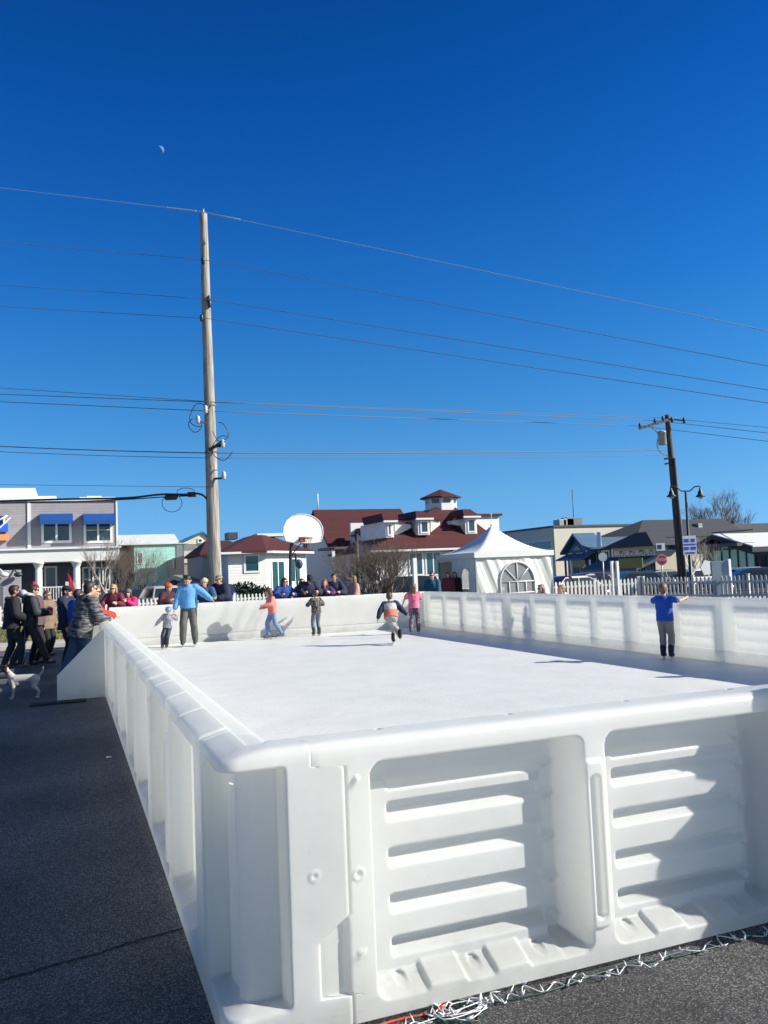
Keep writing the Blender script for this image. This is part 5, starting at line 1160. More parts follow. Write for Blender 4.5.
# small rooftop / background bits
#PART3
# ------------------------------------------------------------------ people
DGV = bpy.context.view_layer
def fuse(mb, voxel, name, m, parent, smooth=4, scale=1.0, dist=None):
    """melt overlapping pieces into one continuous surface"""
    me0 = bpy.data.meshes.new('t'); me0.from_pydata(mb.v, [], mb.f); o = bpy.data.objects.new('t', me0); C.objects.link(o)
    r = o.modifiers.new('r', 'REMESH'); r.mode = 'VOXEL'; r.voxel_size = voxel; r.use_smooth_shade = True
    s_ = o.modifiers.new('s', 'SMOOTH'); s_.factor = .5; s_.iterations = smooth
    DGV.update(); me = bpy.data.meshes.new_from_object(o.evaluated_get(bpy.context.evaluated_depsgraph_get()))
    bpy.data.objects.remove(o); bpy.data.meshes.remove(me0)
    if dist:
        nr = [v.normal.copy() for v in me.vertices]
        for v, n_ in zip(me.vertices, nr):
            c_ = v.co; f_ = noise.noise(Vector((c_.x*7, c_.y*7, c_.z*4+dist)))+.5*noise.noise(Vector((c_.x*16+c_.z*9, c_.y*16, c_.z*12+dist)))
            v.co = c_+n_*f_*.011
    if scale != 1: me.transform(Matrix.Scale(scale, 4))
    me.materials.clear(); me.materials.append(m); me.name = name
    ob = bpy.data.objects.new(name, me); C.objects.link(ob)
    if parent: ob.parent = parent
    return ob
def caps(mb, a, b, r1, r2, n=10):
    a = Vector(a); b = Vector(b); d = (b-a); L_ = max(d.length, 1e-4); d.normalize()
    pts = [a-d*r1*.98, a-d*r1*.7, a-d*r1*.25, a, a.lerp(b, .5), b, b+d*r2*.25, b+d*r2*.7, b+d*r2*.98]
    rs = [r1*.12, r1*.7, r1*.96, r1, (r1+r2)/2, r2, r2*.96, r2*.7, r2*.12]
    return mb.tube(pts, rs, n)
def ik(a, b, l1, l2, pole):
    a = Vector(a); b = Vector(b); d = b-a; D = min(d.length, (l1+l2)*.999); d.normalize(); x = (l1*l1-l2*l2+D*D)/(2*D); h = sqrt(max(0, l1*l1-x*x))
    p = Vector(pole); p = (p-d*p.dot(d)); p = p.normalized() if p.length > 1e-4 else d.orthogonal().normalized()
    return a+d*x+p*h, a+d*D
SKIN = {'fair': mat('skin_fair', (.55, .32, .23), .5, .06, 8), 'tan': mat('skin_tan', (.42, .23, .15), .5, .06, 8)}
HAIRC = {'dark': mat('hair_dark', (.018, .013, .010), .55, .3, 30), 'brown': mat('hair_brown', (.075, .04, .022), .55, .3, 30), 'blond': mat('hair_blond', (.32, .2, .09), .55, .3, 30), 'ltbrown': mat('hair_light_brown', (.17, .095, .05), .55, .3, 30)}
BLK = mat('black_gloss', (.008, .008, .01), .2, .1); EYE = mat('eye_dark', (.02, .015, .01), .2); LIP = mat('lip', (.38, .12, .10), .5)
SHOE = mat('shoe_dark', (.03, .03, .035), .6); STEEL = mat('steel', (.5, .5, .52), .3, metal=.9)
def person(label, pos, heading, h, top=None, bottom=None, hair=('short', 'dark'), pel=(0, 0, .93), lean=(0, 0), LF=(.10, 0, .08), RF=None, LH=(.25, .06, .80), RH=None, head=(0, 0), shades=False, hat=None, skates=False, skin='fair', bulk=1.0, group=None, shoe=None, twist=0, seed=0, fine=1.0, scarf=None, sleeves=None, footyaw=(0, 0), poleL=None, poleR=None, slv=None):
    """heading: world direction faced; left side of the body is +x of the picture of its local frame mirrored: local +y is forward"""
    RF = RF or (-LF[0], LF[1], LF[2]); RH = RH or (-LH[0], LH[1], LH[2])
    s = h/(1.78 if not skates else 1.86); lift = .066 if skates else 0
    kid = h < 1.45; hsz = 1.22 if kid else 1.03
    rz = atan2(-heading[0], heading[1])
    t = thing('person', label, 'person', pos, rz, group)
    pel = Vector(pel)+Vector((0, 0, lift)); Rl = Matrix.Rotation(radians(-lean[0]), 3, 'X') @ Matrix.Rotation(radians(lean[1]), 3, 'Y')
    Rt = Rl @ Matrix.Rotation(radians(twist), 3, 'Z')
    P = lambda v: pel+Rl @ Vector(v)
    neck = P((0, 0, .53)); Rh = Rl.lerp(Matrix.Identity(3), .65) if hasattr(Rl, 'lerp') else Rl
    Rh = (Rl.to_quaternion().slerp(Matrix.Identity(3).to_quaternion(), .65)).to_matrix() @ Matrix.Rotation(radians(head[1]), 3, 'Z') @ Matrix.Rotation(radians(-head[0]), 3, 'X')
    hc = neck+Rh @ Vector((0, .025, .135*hsz)); Hd = lambda v: hc+Rh @ (Vector(v)*hsz)
    shL = pel+Rt @ Vector((.17, 0, .465)); shR = pel+Rt @ Vector((-.17, 0, .465))
    legs = []
    for sx, Ft in ((1, LF), (-1, RF)):
        hp_ = P((.088*sx, 0, -.03)); k_, a_ = ik(hp_, Vector(Ft)+Vector((0, 0, lift)), .43, .425, (sx*.08, 1, .1)); legs.append((hp_, k_, a_))
    arms = []
    for sx, sh_, Ht, pl in ((1, shL, LH, poleL), (-1, shR, RH, poleR)):
        e_, w_ = ik(sh_, Vector(Ht), .285, .255, pl or (sx*.55, -.8, -.35)); arms.append((sh_, e_, w_))
    # ---- body: one continuous surface
    mb = MB(); Z = Matrix.Identity(3)
    def ring_tube(m_, prof, add=0, hemflare=0):
        pts = []; vs = []; n = 16
        for (z, rx, ry) in prof:
            for k in range(n):
                a = 2*pi*k/n; v = (Rt if z > .3 else Rl) @ Vector(((rx+add)*cos(a), (ry+add)*sin(a), z)); vs.append(pel+v)
        fs = [(i*n+k, i*n+(k+1) % n, (i+1)*n+(k+1) % n, (i+1)*n+k) for i in range(len(prof)-1) for k in range(n)]
        fs += [tuple(range(n))[::-1], tuple(range((len(prof)-1)*n, len(prof)*n))]
        m_.add(vs, fs, True)
    b_ = bulk*(1.16 if kid else 1.06)
    tor = [(-.10, .10, .08), (-.06, .145*b_, .105*b_), (.04, .15*b_, .108*b_), (.16, .132*b_, .10*b_), (.3, .15*b_, .112*b_), (.41, .16*b_, .105*b_), (.475, .135, .082), (.51, .07, .06)]
    ring_tube(mb, tor)
    caps(mb, shL+Rt @ Vector((-.05, 0, -.01)), shR+Rt @ Vector((.05, 0, -.01)), .055, .055)
    caps(mb, neck+Rl @ Vector((0, 0, -.06)), hc+Rh @ Vector((0, -.015, -.05)), .056*(1.0 if not kid else .95), .052)
    mb.ell(Hd((0, -.008, .022)), (.076*hsz, .096*hsz, .098*hsz), 20, 14, Rh); mb.ell(Hd((0, .022, -.045)), (.056*hsz, .066*hsz, .066*hsz), 16, 10, Rh)
    caps(mb, Hd((0, .078, .018)), Hd((0, .102, -.022)), .010*hsz, .015*hsz, 8)
    mb.ell(Hd((0, .068, -.088)), (.024*hsz, .02*hsz, .018*hsz), 8, 6, Rh); mb.ell(Hd((0, .08, .035)), (.05*hsz, .02*hsz, .014*hsz), 10, 6, Rh)
    for sx in (-1, 1): mb.ell(Hd((sx*.079, -.005, -.005)), (.012*hsz, .021*hsz, .032*hsz), 8, 6, Rh); mb.ell(Hd((sx*.04, .055, -.03)), (.025*hsz, .028*hsz, .028*hsz), 8, 6, Rh)
    for (hp_, k_, a_), sx, fy in zip(legs, (1, -1), footyaw):
        caps(mb, hp_, k_, .078*b_, .055*b_); caps(mb, k_, a_, .055*b_, .040*b_); caps(mb, a_, a_+Vector((0, .12, -.04)), .038, .03)
    for (sh_, e_, w_), sx in zip(arms, (1, -1)):
        caps(mb, sh_, e_, .046*b_, .036); caps(mb, e_, w_, .037, .026)
        d = (w_-e_).normalized(); n_ = Vector((-sx, 0, 0)); n_ = (n_-d*n_.dot(d)); n_ = n_.normalized() if n_.length > .05 else Vector((0, 0, -1)); sd_ = d.cross(n_).normalized()   # palm normal n_, width sd_
        if sd_.y < 0: sd_ = -sd_
        pc_ = w_+d*.048; rot = Matrix((sd_, n_, d)).transposed(); mb.ell(pc_, (.038, .016, .05), 12, 8, rot)
        for q_, (off, ln) in enumerate(((.030, .072), (.011, .082), (-.009, .077), (-.028, .060))):
            f0 = w_+d*.078+sd_*off; f1 = f0+d*ln*.5+n_*.006; f2 = f1+d*ln*.42+n_*ln*.38
            caps(mb, f0, f1, .0105, .0095, 6); caps(mb, f1, f2, .0095, .0085, 6)
        th0 = w_+d*.02+sd_*.026; th1 = th0+sd_*.030+d*.028+n_*.01; th2 = th1+d*.03+n_*.012; caps(mb, th0, th1, .014, .0115, 6); caps(mb, th1, th2, .011, .0095, 6)
    fuse(mb, .0112*fine, 'body', SKIN[skin], t, 2, s)
    # ---- eyes, mouth
    if shades:
        g_ = MB()
        for sx in (-1, 1): g_.ell(Hd((sx*.032, .092, .012)), (.028*hsz, .009*hsz, .020*hsz), 10, 6, Rh); g_.bar(Hd((sx*.06, .088, .018)), Hd((sx*.083, .0, .012)), .006, .008)
        g_.bar(Hd((-.02, .097, .018)), Hd((.02, .097, .018)), .006, .007); g_.v = [tuple(Vector(v)*s) for v in g_.v]; g_.build('sunglasses', BLK, t)
    else:
        for sx in (-1, 1): g_ = MB().ell(Hd((sx*.030, .083, .008)), (.013*hsz, .009*hsz, .008*hsz), 8, 6, Rh); g_.v = [tuple(Vector(v)*s) for v in g_.v]; g_.build('eye', EYE, t)
    g_ = MB().ell(Hd((0, .086, -.050)), (.022*hsz, .009*hsz, .007*hsz), 8, 6, Rh); g_.v = [tuple(Vector(v)*s) for v in g_.v]; g_.build('mouth', LIP, t)
    # ---- hair
    st, hcx = hair; m_ = MB()
    m_.ell(Hd((0, -.022, .034)), (.088*hsz, .102*hsz, .100*hsz), 18, 12, Rh)
    if st != 'buzz': m_.ell(Hd((0, -.05, -.02)), (.072*hsz, .06*hsz, .07*hsz), 14, 8, Rh); m_.ell(Hd((.01, .03, .095)), (.06*hsz, .055*hsz, .032*hsz), 12, 8, Rh)
    if st == 'long':
        for k in range(7):
            a = -1.3+2.6*k/6; p0 = Hd((.07*sin(a), -.05-.03*cos(a), .0)); caps(m_, p0, Hd((.085*sin(a), -.085-.03*cos(a), -.22-.05*cos(a*2))), .035*hsz, .018)
    if st == 'bob':
        for k in range(9):
            a = -1.9+3.8*k/8; caps(m_, Hd((.075*sin(a), -.02-.06*cos(a), .02)), Hd((.088*sin(a), -.02-.075*cos(a), -.10)), .03*hsz, .022)
    if st == 'pony': caps(m_, Hd((0, -.11, .04)), Hd((.01, -.16, -.05)), .03, .03); caps(m_, Hd((.01, -.16, -.05)), Hd((.0, -.14, -.2)), .03, .012)
    fuse(m_, .013, 'hair', HAIRC[hcx], t, 2, s, dist=seed+.3)
    if hat:
        ht_, hm_ = hat; m_ = MB()
        if ht_ == 'beanie':
            m_.ell(Hd((0, -.012, .05)), (.097*hsz, .113*hsz, .095*hsz), 18, 12, Rh); m_.lathe((0, 0, 0), [(.101*hsz, -.0), (.107*hsz, .015), (.107*hsz, .045), (.099*hsz, .06)], 18)
            m_.v = m_.v[:-72]+[tuple(Hd((v[0]/hsz, v[1]*1.12/hsz-.01, v[2]/hsz+.028))) for v in m_.v[-72:]]
            # keep the hat above the brow
        elif ht_ == 'pom':
            m_.ell(Hd((0, -.012, .055)), (.1*hsz, .115*hsz, .09*hsz), 18, 12, Rh); m_.ell(Hd((0, -.02, .165)), (.032, .032, .032), 10, 8, Rh)
        elif ht_ == 'helmet':
            m_.ell(Hd((0, -.012, .05)), (.112*hsz, .132*hsz, .098*hsz), 18, 12, Rh); m_.ell(Hd((0, .09, .058)), (.07*hsz, .045*hsz, .012*hsz), 12, 6, Rh)
        else:
            m_.ell(Hd((0, -.01, .062)), (.093*hsz, .108*hsz, .072*hsz), 18, 12, Rh); m_.ell(Hd((0, .115, .052)), (.07*hsz, .075*hsz, .010*hsz), 14, 6, Rh)
        fuse(m_, .011, 'hat', hm_, t, 2, s)
    # ---- trousers
    if bottom:
        bm_, short = bottom if isinstance(bottom, tuple) else (bottom, False); m_ = MB()
        ring_tube(m_, [(.06, .135*b_, .105*b_), (.0, .155*b_, .12*b_), (-.07, .155*b_, .12*b_), (-.12, .12, .09)])
        for (hp_, k_, a_), sx in zip(legs, (1, -1)):
            caps(m_, hp_+Vector((0, 0, -.02)), k_, .097*b_, .076*b_)
            e2 = k_.lerp(a_, .3 if short else .93); caps(m_, k_, e2, .076*b_, .066*b_)
        fuse(m_, .0165, 'trousers', bm_, t, 3, s, dist=seed+.1)
    # ---- shoes or skates
    for (hp_, k_, a_), sx, fy in zip(legs, (1, -1), footyaw):
        Rf = Matrix.Rotation(radians(fy), 3, 'Z'); m_ = MB(); F_ = lambda v: a_+Rf @ Vector(v)
        sm_ = shoe or SHOE
        if skates:
            kb = 1.18 if kid else 1.1; caps(m_, F_((0, -.025, -.03)), F_((0, .15, -.045)), .05*kb, .044*kb); caps(m_, F_((0, -.01, -.01)), F_((0, .0, .15)), .055*kb, .062*kb); caps(m_, F_((0, .05, .02)), F_((0, .1, -.03)), .04*kb, .035*kb)
            sh = fuse(m_, .013, 'skate', sm_, t, 1, s)
            bl = MB().bar(F_((0, -.10, -.115)), F_((0, .20, -.115)), .012, .05)
            bl.bar(F_((0, -.06, -.09)), F_((0, .14, -.09)), .03, .03)
            bl.v = [tuple(Vector(v)*s) for v in bl.v]; bl.build('blade', STEEL, sh)
        else:
            caps(m_, F_((0, -.03, -.038)), F_((0, .145, -.048)), .042, .038); caps(m_, F_((0, -.01, -.02)), F_((0, .0, .05)), .045, .048)
            m_.v = [(v[0], v[1], max(v[2], a_.z-.079)) for v in m_.v]
            fuse(m_, .014, 'shoe', sm_, t, 1, s)
    # ---- top
    if top:
        tm_, hem, fat = top[:3]; m_ = MB(); f_ = .014+fat
        pr = [(-hem, .158*b_+.3*hem*.25, .122*b_+.2*hem*.25)] if hem > 0 else []
        pr += [(-.03, .152*b_, .112*b_), (.04, .153*b_, .11*b_), (.16, .14*b_, .105*b_), (.3, .155*b_, .115*b_), (.41, .163*b_, .108*b_), (.475, .135, .085), (.515, .08, .07), (.53, .062, .06)]
        ring_tube(m_, pr, f_)
        caps(m_, shL+Rt @ Vector((-.05, 0, -.005)), shR+Rt @ Vector((.05, 0, -.005)), .062+f_*.8, .062+f_*.8)
        sl_ = sleeves or 'long'
        for (sh_, e_, w_), sx in zip(arms, (1, -1)):
            if sl_ == 'short': caps(m_, sh_, sh_.lerp(e_, .62), .056+f_, .05+f_)
            else: q_ = MB() if slv else m_; caps(q_, sh_, e_, (.054+f_)*(b_**.6), (.045+f_)*(b_**.6)); caps(q_, e_, e_.lerp(w_, .9), (.045+f_)*(b_**.6), .034+f_*.8); slv and fuse(q_, .0165, 'sleeve', slv, t, 3, s, dist=seed+.4)
        if len(top) > 3 and 'hood' in top[3]: m_.ell(P((0, -.10, .50)), (.10, .07, .07), 14, 8, Rl); m_.ell(P((0, -.03, .52)), (.085, .085, .035), 14, 8, Rl)
        fuse(m_, .0165, 'jacket' if hem > .08 else 'top', tm_, t, 3, s, dist=seed+.7)
    return t
def fx2(px, Y): return fx(px, Y, 590)
# palette
navy = mat('navy_cloth', (.012, .018, .045), .85, .2, 12); black = mat('black_cloth', (.010, .011, .014), .85, .2, 12); jeans = mat('blue_jeans', (.035, .07, .14), .85, .25, 12); ltjeans = mat('pale_jeans', (.16, .26, .42), .85, .2, 12)
greyp = mat('grey_cloth', (.10, .10, .10), .85, .15, 12); skyb = mat('sky_blue_cloth', (.11, .32, .62), .8, .08, 8); coral = mat('coral_cloth', (.68, .20, .17), .8, .1, 8); tan = mat('tan_cloth', (.20, .14, .09), .85, .2, 10)
magenta = mat('magenta_cloth', (.50, .012, .13), .75, .15, 10); maroon = mat('maroon_cloth', (.14, .015, .04), .85, .2, 10); redc = mat('red_cloth', (.62, .03, .02), .8, .12, 10); royal = mat('royal_cloth', (.01, .07, .38), .8, .12, 10); teal = mat('teal_cloth', (.01, .07, .13), .85, .15, 10)
beige = mat('beige_knit', (.48, .38, .24), .9, .15, 30); redk = mat('red_knit', (.45, .015, .03), .9, .15, 30); orange = mat('orange_knit', (.55, .12, .05), .9, .15, 30); khaki = mat('khaki_cloth', (.24, .23, .20), .85, .12, 10)
plaid = blotch('plaid_coat', [(.02, .022, .025), (.07, .07, .075), (.16, .16, .165), (.035, .04, .045)], 9, .85, True)
camo = blotch('camo_cloth', [(.015, .02, .03), (.03, .05, .05), (.25, .22, .12), (.05, .02, .06)], 16)
tie = blotch('tiedye_leggings', [(.02, .015, .035), (.12, .04, .12), (.30, .24, .30), (.05, .05, .10)], 18)
flec = blotch('flecked_grey', [(.10, .11, .15), (.30, .31, .36), (.17, .17, .22), (.40, .40, .44)], 30)
pinkc = mat('pink_cloth', (.70, .16, .26), .8, .15, 14)
runm = bands('striped_sweater', [(.5, .16, .11), (.48, .5, .48), (.13, .14, .15), (.60, .20, .12)][::-1] if False else [(.58, .17, .10), (.42, .44, .42), (.10, .11, .13), (.60, .19, .12)], [0, .80, .93, 1.02])
trackm = bands('track_jacket', [(.012, .016, .024), (.26, .28, .32)], [0, 1.42])
duo = mat('dark_track', (.015, .02, .03), .7)
OUT = 'onlookers standing behind the far wall of the rink'; CROWD = 'people standing on the asphalt left of the rink'; SK = 'skaters on the ice'
F_front = (-.37, -.93)      # roughly towards the camera
ICE = .035
# ---- skaters
person('bearded man in sky blue sweater and grey trousers skating with one arm held out', (2.78, 21.0, ICE), (-.28, -.96), 1.84, top=(skyb, .05, .022), bottom=greyp, hair=('short', 'dark'), skates=True, RH=(-.60, .14, 1.12), LH=(.36, .10, .86), head=(30, 0), LF=(.15, .05, .08), RF=(-.14, -.03, .08), bulk=1.15, group=SK, seed=1)
person('toddler in pale blue helmet and flecked jacket leaning sideways beside the man in sky blue', (2.20, 20.75, ICE), (-.3, -.95), 1.06, top=(flec, .03, .02), bottom=mat('navy_trouser', (.015, .02, .04)), hair=('short', 'blond'), hat=('helmet', mat('helmet_blue', (.12, .24, .42), .3)), skates=True, pel=(-.05, .02, .86), lean=(5, -8), LF=(.16, .05, .08), RF=(.0, -.02, .08), RH=(-.42, .0, 1.42), LH=(.46, .1, .98), head=(18, 0), group=SK, seed=2)
person('girl in coral jacket and pale jeans skating with a hand on the far wall', (5.0, 21.45, ICE), (-.93, -.1), 1.36, top=(coral, .07, .022), bottom=ltjeans, hair=('bob', 'brown'), skates=True, pel=(0, .02, .92), lean=(6, 0), LF=(.08, .16, .08), RF=(-.08, -.30, .12), LH=(.20, .34, 1.12), RH=(-.30, .42, 1.22), head=(14, 0), group=SK, shoe=mat('skate_grey', (.10, .10, .11)), seed=3)
person('boy in camouflage jacket and grey jeans standing on skates against the far wall', (6.20, 21.55, ICE), (-.1, .99), 1.22, top=(camo, .06, .022), bottom=mat('grey_jeans', (.13, .16, .22), .85, .2), hair=('short', 'brown'), skates=True, LF=(.12, .03, .08), LH=(.26, .34, 1.30), RH=(-.20, .38, 1.30), head=(10, 0), group=SK, seed=4)
person('boy in orange, navy and grey striped sweater racing away across the ice', (6.84, 17.55, ICE), (.42, .9), 1.33, top=(runm, .05, .026), bottom=mat('light_grey_joggers', (.34, .34, .32), .85, .1), hair=('short', 'brown'), skates=True, pel=(-.06, -.08, .80), lean=(30, -4), LF=(-.02, .16, .08), RF=(.22, -.34, .22), LH=(.50, -.05, .86), RH=(-.46, -.12, .84), head=(5, 0), group=SK, shoe=black, bulk=1.08, slv=navy, seed=5)
person('girl in pink top and patterned leggings skating with one arm along the wall', (8.35, 19.9, ICE), (.45, .89), 1.32, top=(pinkc, .07, .018), bottom=(tie, False), hair=('long', 'ltbrown'), skates=True, lean=(6, 0), LF=(.12, .12, .08), RF=(-.14, -.08, .08), LH=(.18, .45, 1.25), RH=(-.42, .10, 1.05), head=(6, -10), group=SK, sleeves='short', shoe=mat('skate_grey', (.10, .10, .11)), seed=6)
person('boy in royal blue shirt and khaki trousers leaning both arms on the right wall', (9.26, 11.32, ICE), (.78, .62), 1.27, top=(royal, .07, .018), bottom=khaki, hair=('short', 'ltbrown'), skates=True, lean=(3, 0), LF=(.10, .0, .08), RF=(-.10, .06, .08), LH=(.50, .08, 1.47), RH=(-.10, .34, 1.42), group=SK, seed=7, shoe=navy, sleeves='short', poleL=(.3, -.8, -.2), poleR=(-1, -.5, -.15))
# ---- behind the far wall
def onlooker(label, px, py, Y=22.85, heading=F_front, grp=OUT, dx=0, **k):
    x = fx2(px, Y)+dx; h = atY(px, py, Y).z+.02; ln = k.pop('ln', 14); k.setdefault('lean', (ln, 0)); rest = k.pop('rest', True)
    k.setdefault('pel', (0, -.10, .93))
    if rest and 'LH' not in k: k['LH'] = (.22, .30, 1.10/(h/1.78)); k['RH'] = (-.2, .32, 1.10/(h/1.78))
    hh = h*(1+.012*ln*.25) if ln else h
    return person(label, (x, Y, 0), heading, hh, group=grp, fine=1.15, **k)
onlooker('blond onlooker in sunglasses and maroon jacket resting hands on the far wall', 114, 585, top=(maroon, .08, .03), bottom=jeans, hair=('bob', 'blond'), shades=True, seed=11)
onlooker('person in magenta jacket holding up a camera behind the far wall', 128, 589, top=(magenta, .08, .035), bottom=black, hair=('bob', 'dark'), hat=('beanie', mat('grey_knit', (.12, .11, .12))), LH=(.06, .30, 1.38), RH=(-.07, .30, 1.36), ln=6, seed=12)
onlooker('person in orange knit hat and dark maroon jacket behind the bearded skater', 167, 584, top=(mat('dark_maroon', (.05, .01, .02), .85), .1, .03), bottom=black, hat=('beanie', orange), heading=(.6, -.8), seed=13)
onlooker('person in beige beanie and navy jacket leaning on the far wall', 205, 579, top=(mat('steel_blue', (.03, .07, .17), .8), .1, .035), bottom=jeans, hat=('beanie', beige), seed=14)
onlooker('man in tan cap and bulky dark jacket on the far wall by the tall pole', 221, 576, top=(navy, .12, .05), bottom=black, hat=('cap', mat('tan_cap', (.24, .19, .12))), heading=(-.8, -.6), bulk=1.25, shades=True, seed=15)
onlooker('person in bright blue jacket behind the far wall left of the hoop pole', 284, 578.5, top=(mat('mid_blue_cloth', (.012, .05, .24), .85), .08, .03), bottom=black, hair=('bob', 'dark'), heading=(.1, -1), seed=16, shades=True)
onlooker('man in black cap bending over the far wall above the boy in camouflage', 308, 574.5, top=(navy, .08, .04), bottom=jeans, hat=('cap', black), head=(35, 0), ln=24, seed=17, heading=(.0, -1))
onlooker('dark haired woman in tan sleeves standing close behind the man in the black cap', 302, 577.5, Y=23.2, top=(tan, .08, .03), bottom=black, hair=('bob', 'brown'), seed=18, rest=False, ln=0)
onlooker('child in purple jacket behind the far wall right of the man in the black cap', 325, 580, top=(mat('purple_cloth', (.06, .03, .12), .85), .08, .03), bottom=black, hair=('bob', 'ltbrown'), seed=19)
onlooker('dark haired man in navy hooded jacket with elbows on the far wall', 334.5, 574, top=(navy, .08, .035, 'hood'), bottom=jeans, hair=('short', 'dark'), seed=20, skin='tan')
onlooker('person in pinkish tan coat and brown hair turned sideways behind the far wall', 352, 575, top=(mat('rose_tan', (.38, .24, .20), .85), .14, .03), bottom=black, hair=('bob', 'ltbrown'), heading=(-1, -.1), seed=21, rest=False, ln=3)
o = onlooker('man in sunglasses and teal jacket standing just outside the far right rink corner', 432, 571, Y=23.2, top=(teal, .1, .03), bottom=black, hair=('short', 'dark'), shades=True, heading=(-.6, -.8), seed=22, rest=False, ln=0)
ONT = 'people just inside the tent entrance'
for i, (px, lb, m_) in enumerate(((448.5, 'dark haired person in maroon top in the tent opening nearest the teal jacketed man', maroon), (455.5, 'dark haired person in black coat at the right of the tent opening', black))):
    p = atD(px, 590, 31.6+i*.3); person(lb, (p.x, p.y, 0), (-.6, -.8), 1.60, top=(m_, .1, .03), bottom=black, hair=('long', 'dark'), group=ONT, fine=1.4, seed=30+i)
def atX(px, py, X): d = ray(px, py); return CAM+d*(X/d.x)
for px, py, X, lb, kw in ((541, 584.5, 10.35, 'seated sized child with light brown hair and sunglasses behind the right wall', dict(top=(mat('pale_blue_cloth', (.24, .32, .46), .85), .08, .03), hair=('bob', 'ltbrown'), shades=True)), (561, 585, 10.35, 'person in black coat with short hair low behind the right wall', dict(top=(black, .08, .03), hair=('short', 'ltbrown')))):
    p = atX(px, py, X); lb = lb.replace('seated sized ', ''); person(lb, (p.x, p.y, 0), (-.9, -.4), p.z, bottom=black, group='onlookers behind the right wall', fine=1.2, seed=px, LH=(.16, .28, 1.2), **kw)
# ---- crowd on the asphalt at the left
p = atZ(12, 668); person('young man in black hoodie and dark jeans standing above the small dog', (p.x, p.y, 0), (.93, .25), 1.76, top=(black, .12, .04, 'hood'), bottom=mat('dark_jeans', (.015, .022, .035), .85), hair=('short', 'dark'), LF=(.10, .16, .08), RF=(-.10, -.14, .08), LH=(.22, .24, 1.02), RH=(-.24, .20, 1.0), lean=(4, 0), group=CROWD, seed=41, shoe=greyp, skin='tan')
p = atZ(36, 667); wt = person('man in dark track jacket with pale hood striding right with a red drink carton', (p.x-.12, p.y+.2, 0), (.97, .1), 1.76, top=(duo, .08, .035, 'hood'), bottom=duo, hair=('short', 'dark'), LF=(.09, .34, .09), RF=(-.09, -.34, .10), LH=(.16, .34, 1.12), RH=(-.16, .34, 1.14), lean=(6, 0), shades=True, group=CROWD, seed=42)
m_ = MB(); m_.ell((0, -.13, 1.52), (.15, .10, .09), 14, 8); m_.ell((0, -.03, 1.50), (.19, .12, .05), 14, 8); fuse(m_, .016, 'hood', mat('pale_grey_hood', (.38, .40, .44), .85), wt, 3, dist=3.)
for sx in (-1, 1): MB().prism([(sx*.125, .16, .88), (sx*.16, .12, .88), (sx*.15, .31, .5), (sx*.11, .34, .5)], (sx*.03, 0, 0)).build('trouser_stripe', WHITE, wt, .008) if False else None
c_ = thing('drink_carton', 'bright red paper carton held by the man in the track jacket', 'carton', (p.x+.27, p.y+.2, 1.12)); MB().prism([(-.06, -.05, -.08), (.06, -.05, -.08), (.06, .05, -.08), (-.06, .05, -.08)], (.01, 0, .16)).build('carton', mat('carton_red', (.7, .02, .06), .5), c_, .008); MB().lathe((0, 0, .08), [(.04, 0), (.045, .03), (.02, .035)], 10).build('lid', WHITE, c_)
p = atD(34, 630, 18.0); person('person in red knit hat standing behind the man in the track jacket', (p.x, p.y, 0), (.8, -.5), 1.76, top=(mat('grey_maroon', (.10, .06, .07), .85), .1, .035), bottom=black, hat=('pom', redk), group=CROWD, seed=43)
p = atZ(47, 656); person('person in tan coat and glasses standing with hands down by the white fence', (p.x, p.y, 0), (.75, -.6), 1.60, top=(tan, .22, .035), bottom=black, hair=('short', 'ltbrown'), shades=True, group=CROWD, seed=44)
p = atZ(67, 665); person('man in black cap, sunglasses and open navy coat over a brown shirt', (p.x, p.y, 0), (.85, -.45), 1.70, top=(navy, .16, .04), bottom=black, hat=('cap', black), shades=True, group=CROWD, seed=45, LH=(.2, .1, .85))
p = atZ(76, 668); person('person in blue jacket mostly hidden behind the man in the plaid coat', (p.x+.05, p.y+.3, 0), (.7, .6), 1.62, top=(royal, .1, .03), bottom=jeans, hair=('short', 'dark'), group=CROWD, seed=46)
person('big man in grey plaid coat leaning his elbows on the end of the left wall', (.27, 14.9, 0), (.86, .42), 1.80, top=(plaid, .16, .036), bottom=jeans, hair=('short', 'dark'), lean=(13, 0), pel=(0, -.08, .92), LF=(.12, -.22, .08), RF=(-.1, -.40, .08), LH=(.14, .32, 1.06), RH=(-.16, .26, 1.0), bulk=1.08, head=(5, 0), shades=True, group=CROWD, seed=47)
person('person in bright red jacket and sunglasses leaning over the left wall beyond the plaid coat', (.30, 16.4, 0), (.9, .1), 1.76, top=(redc, .1, .035), bottom=jeans, hair=('short', 'ltbrown'), lean=(26, 0), pel=(0, -.12, .93), LH=(.16, .48, 1.08), RH=(-.16, .46, 1.08), LF=(.1, -.14, .08), shades=True, group=CROWD, seed=48)
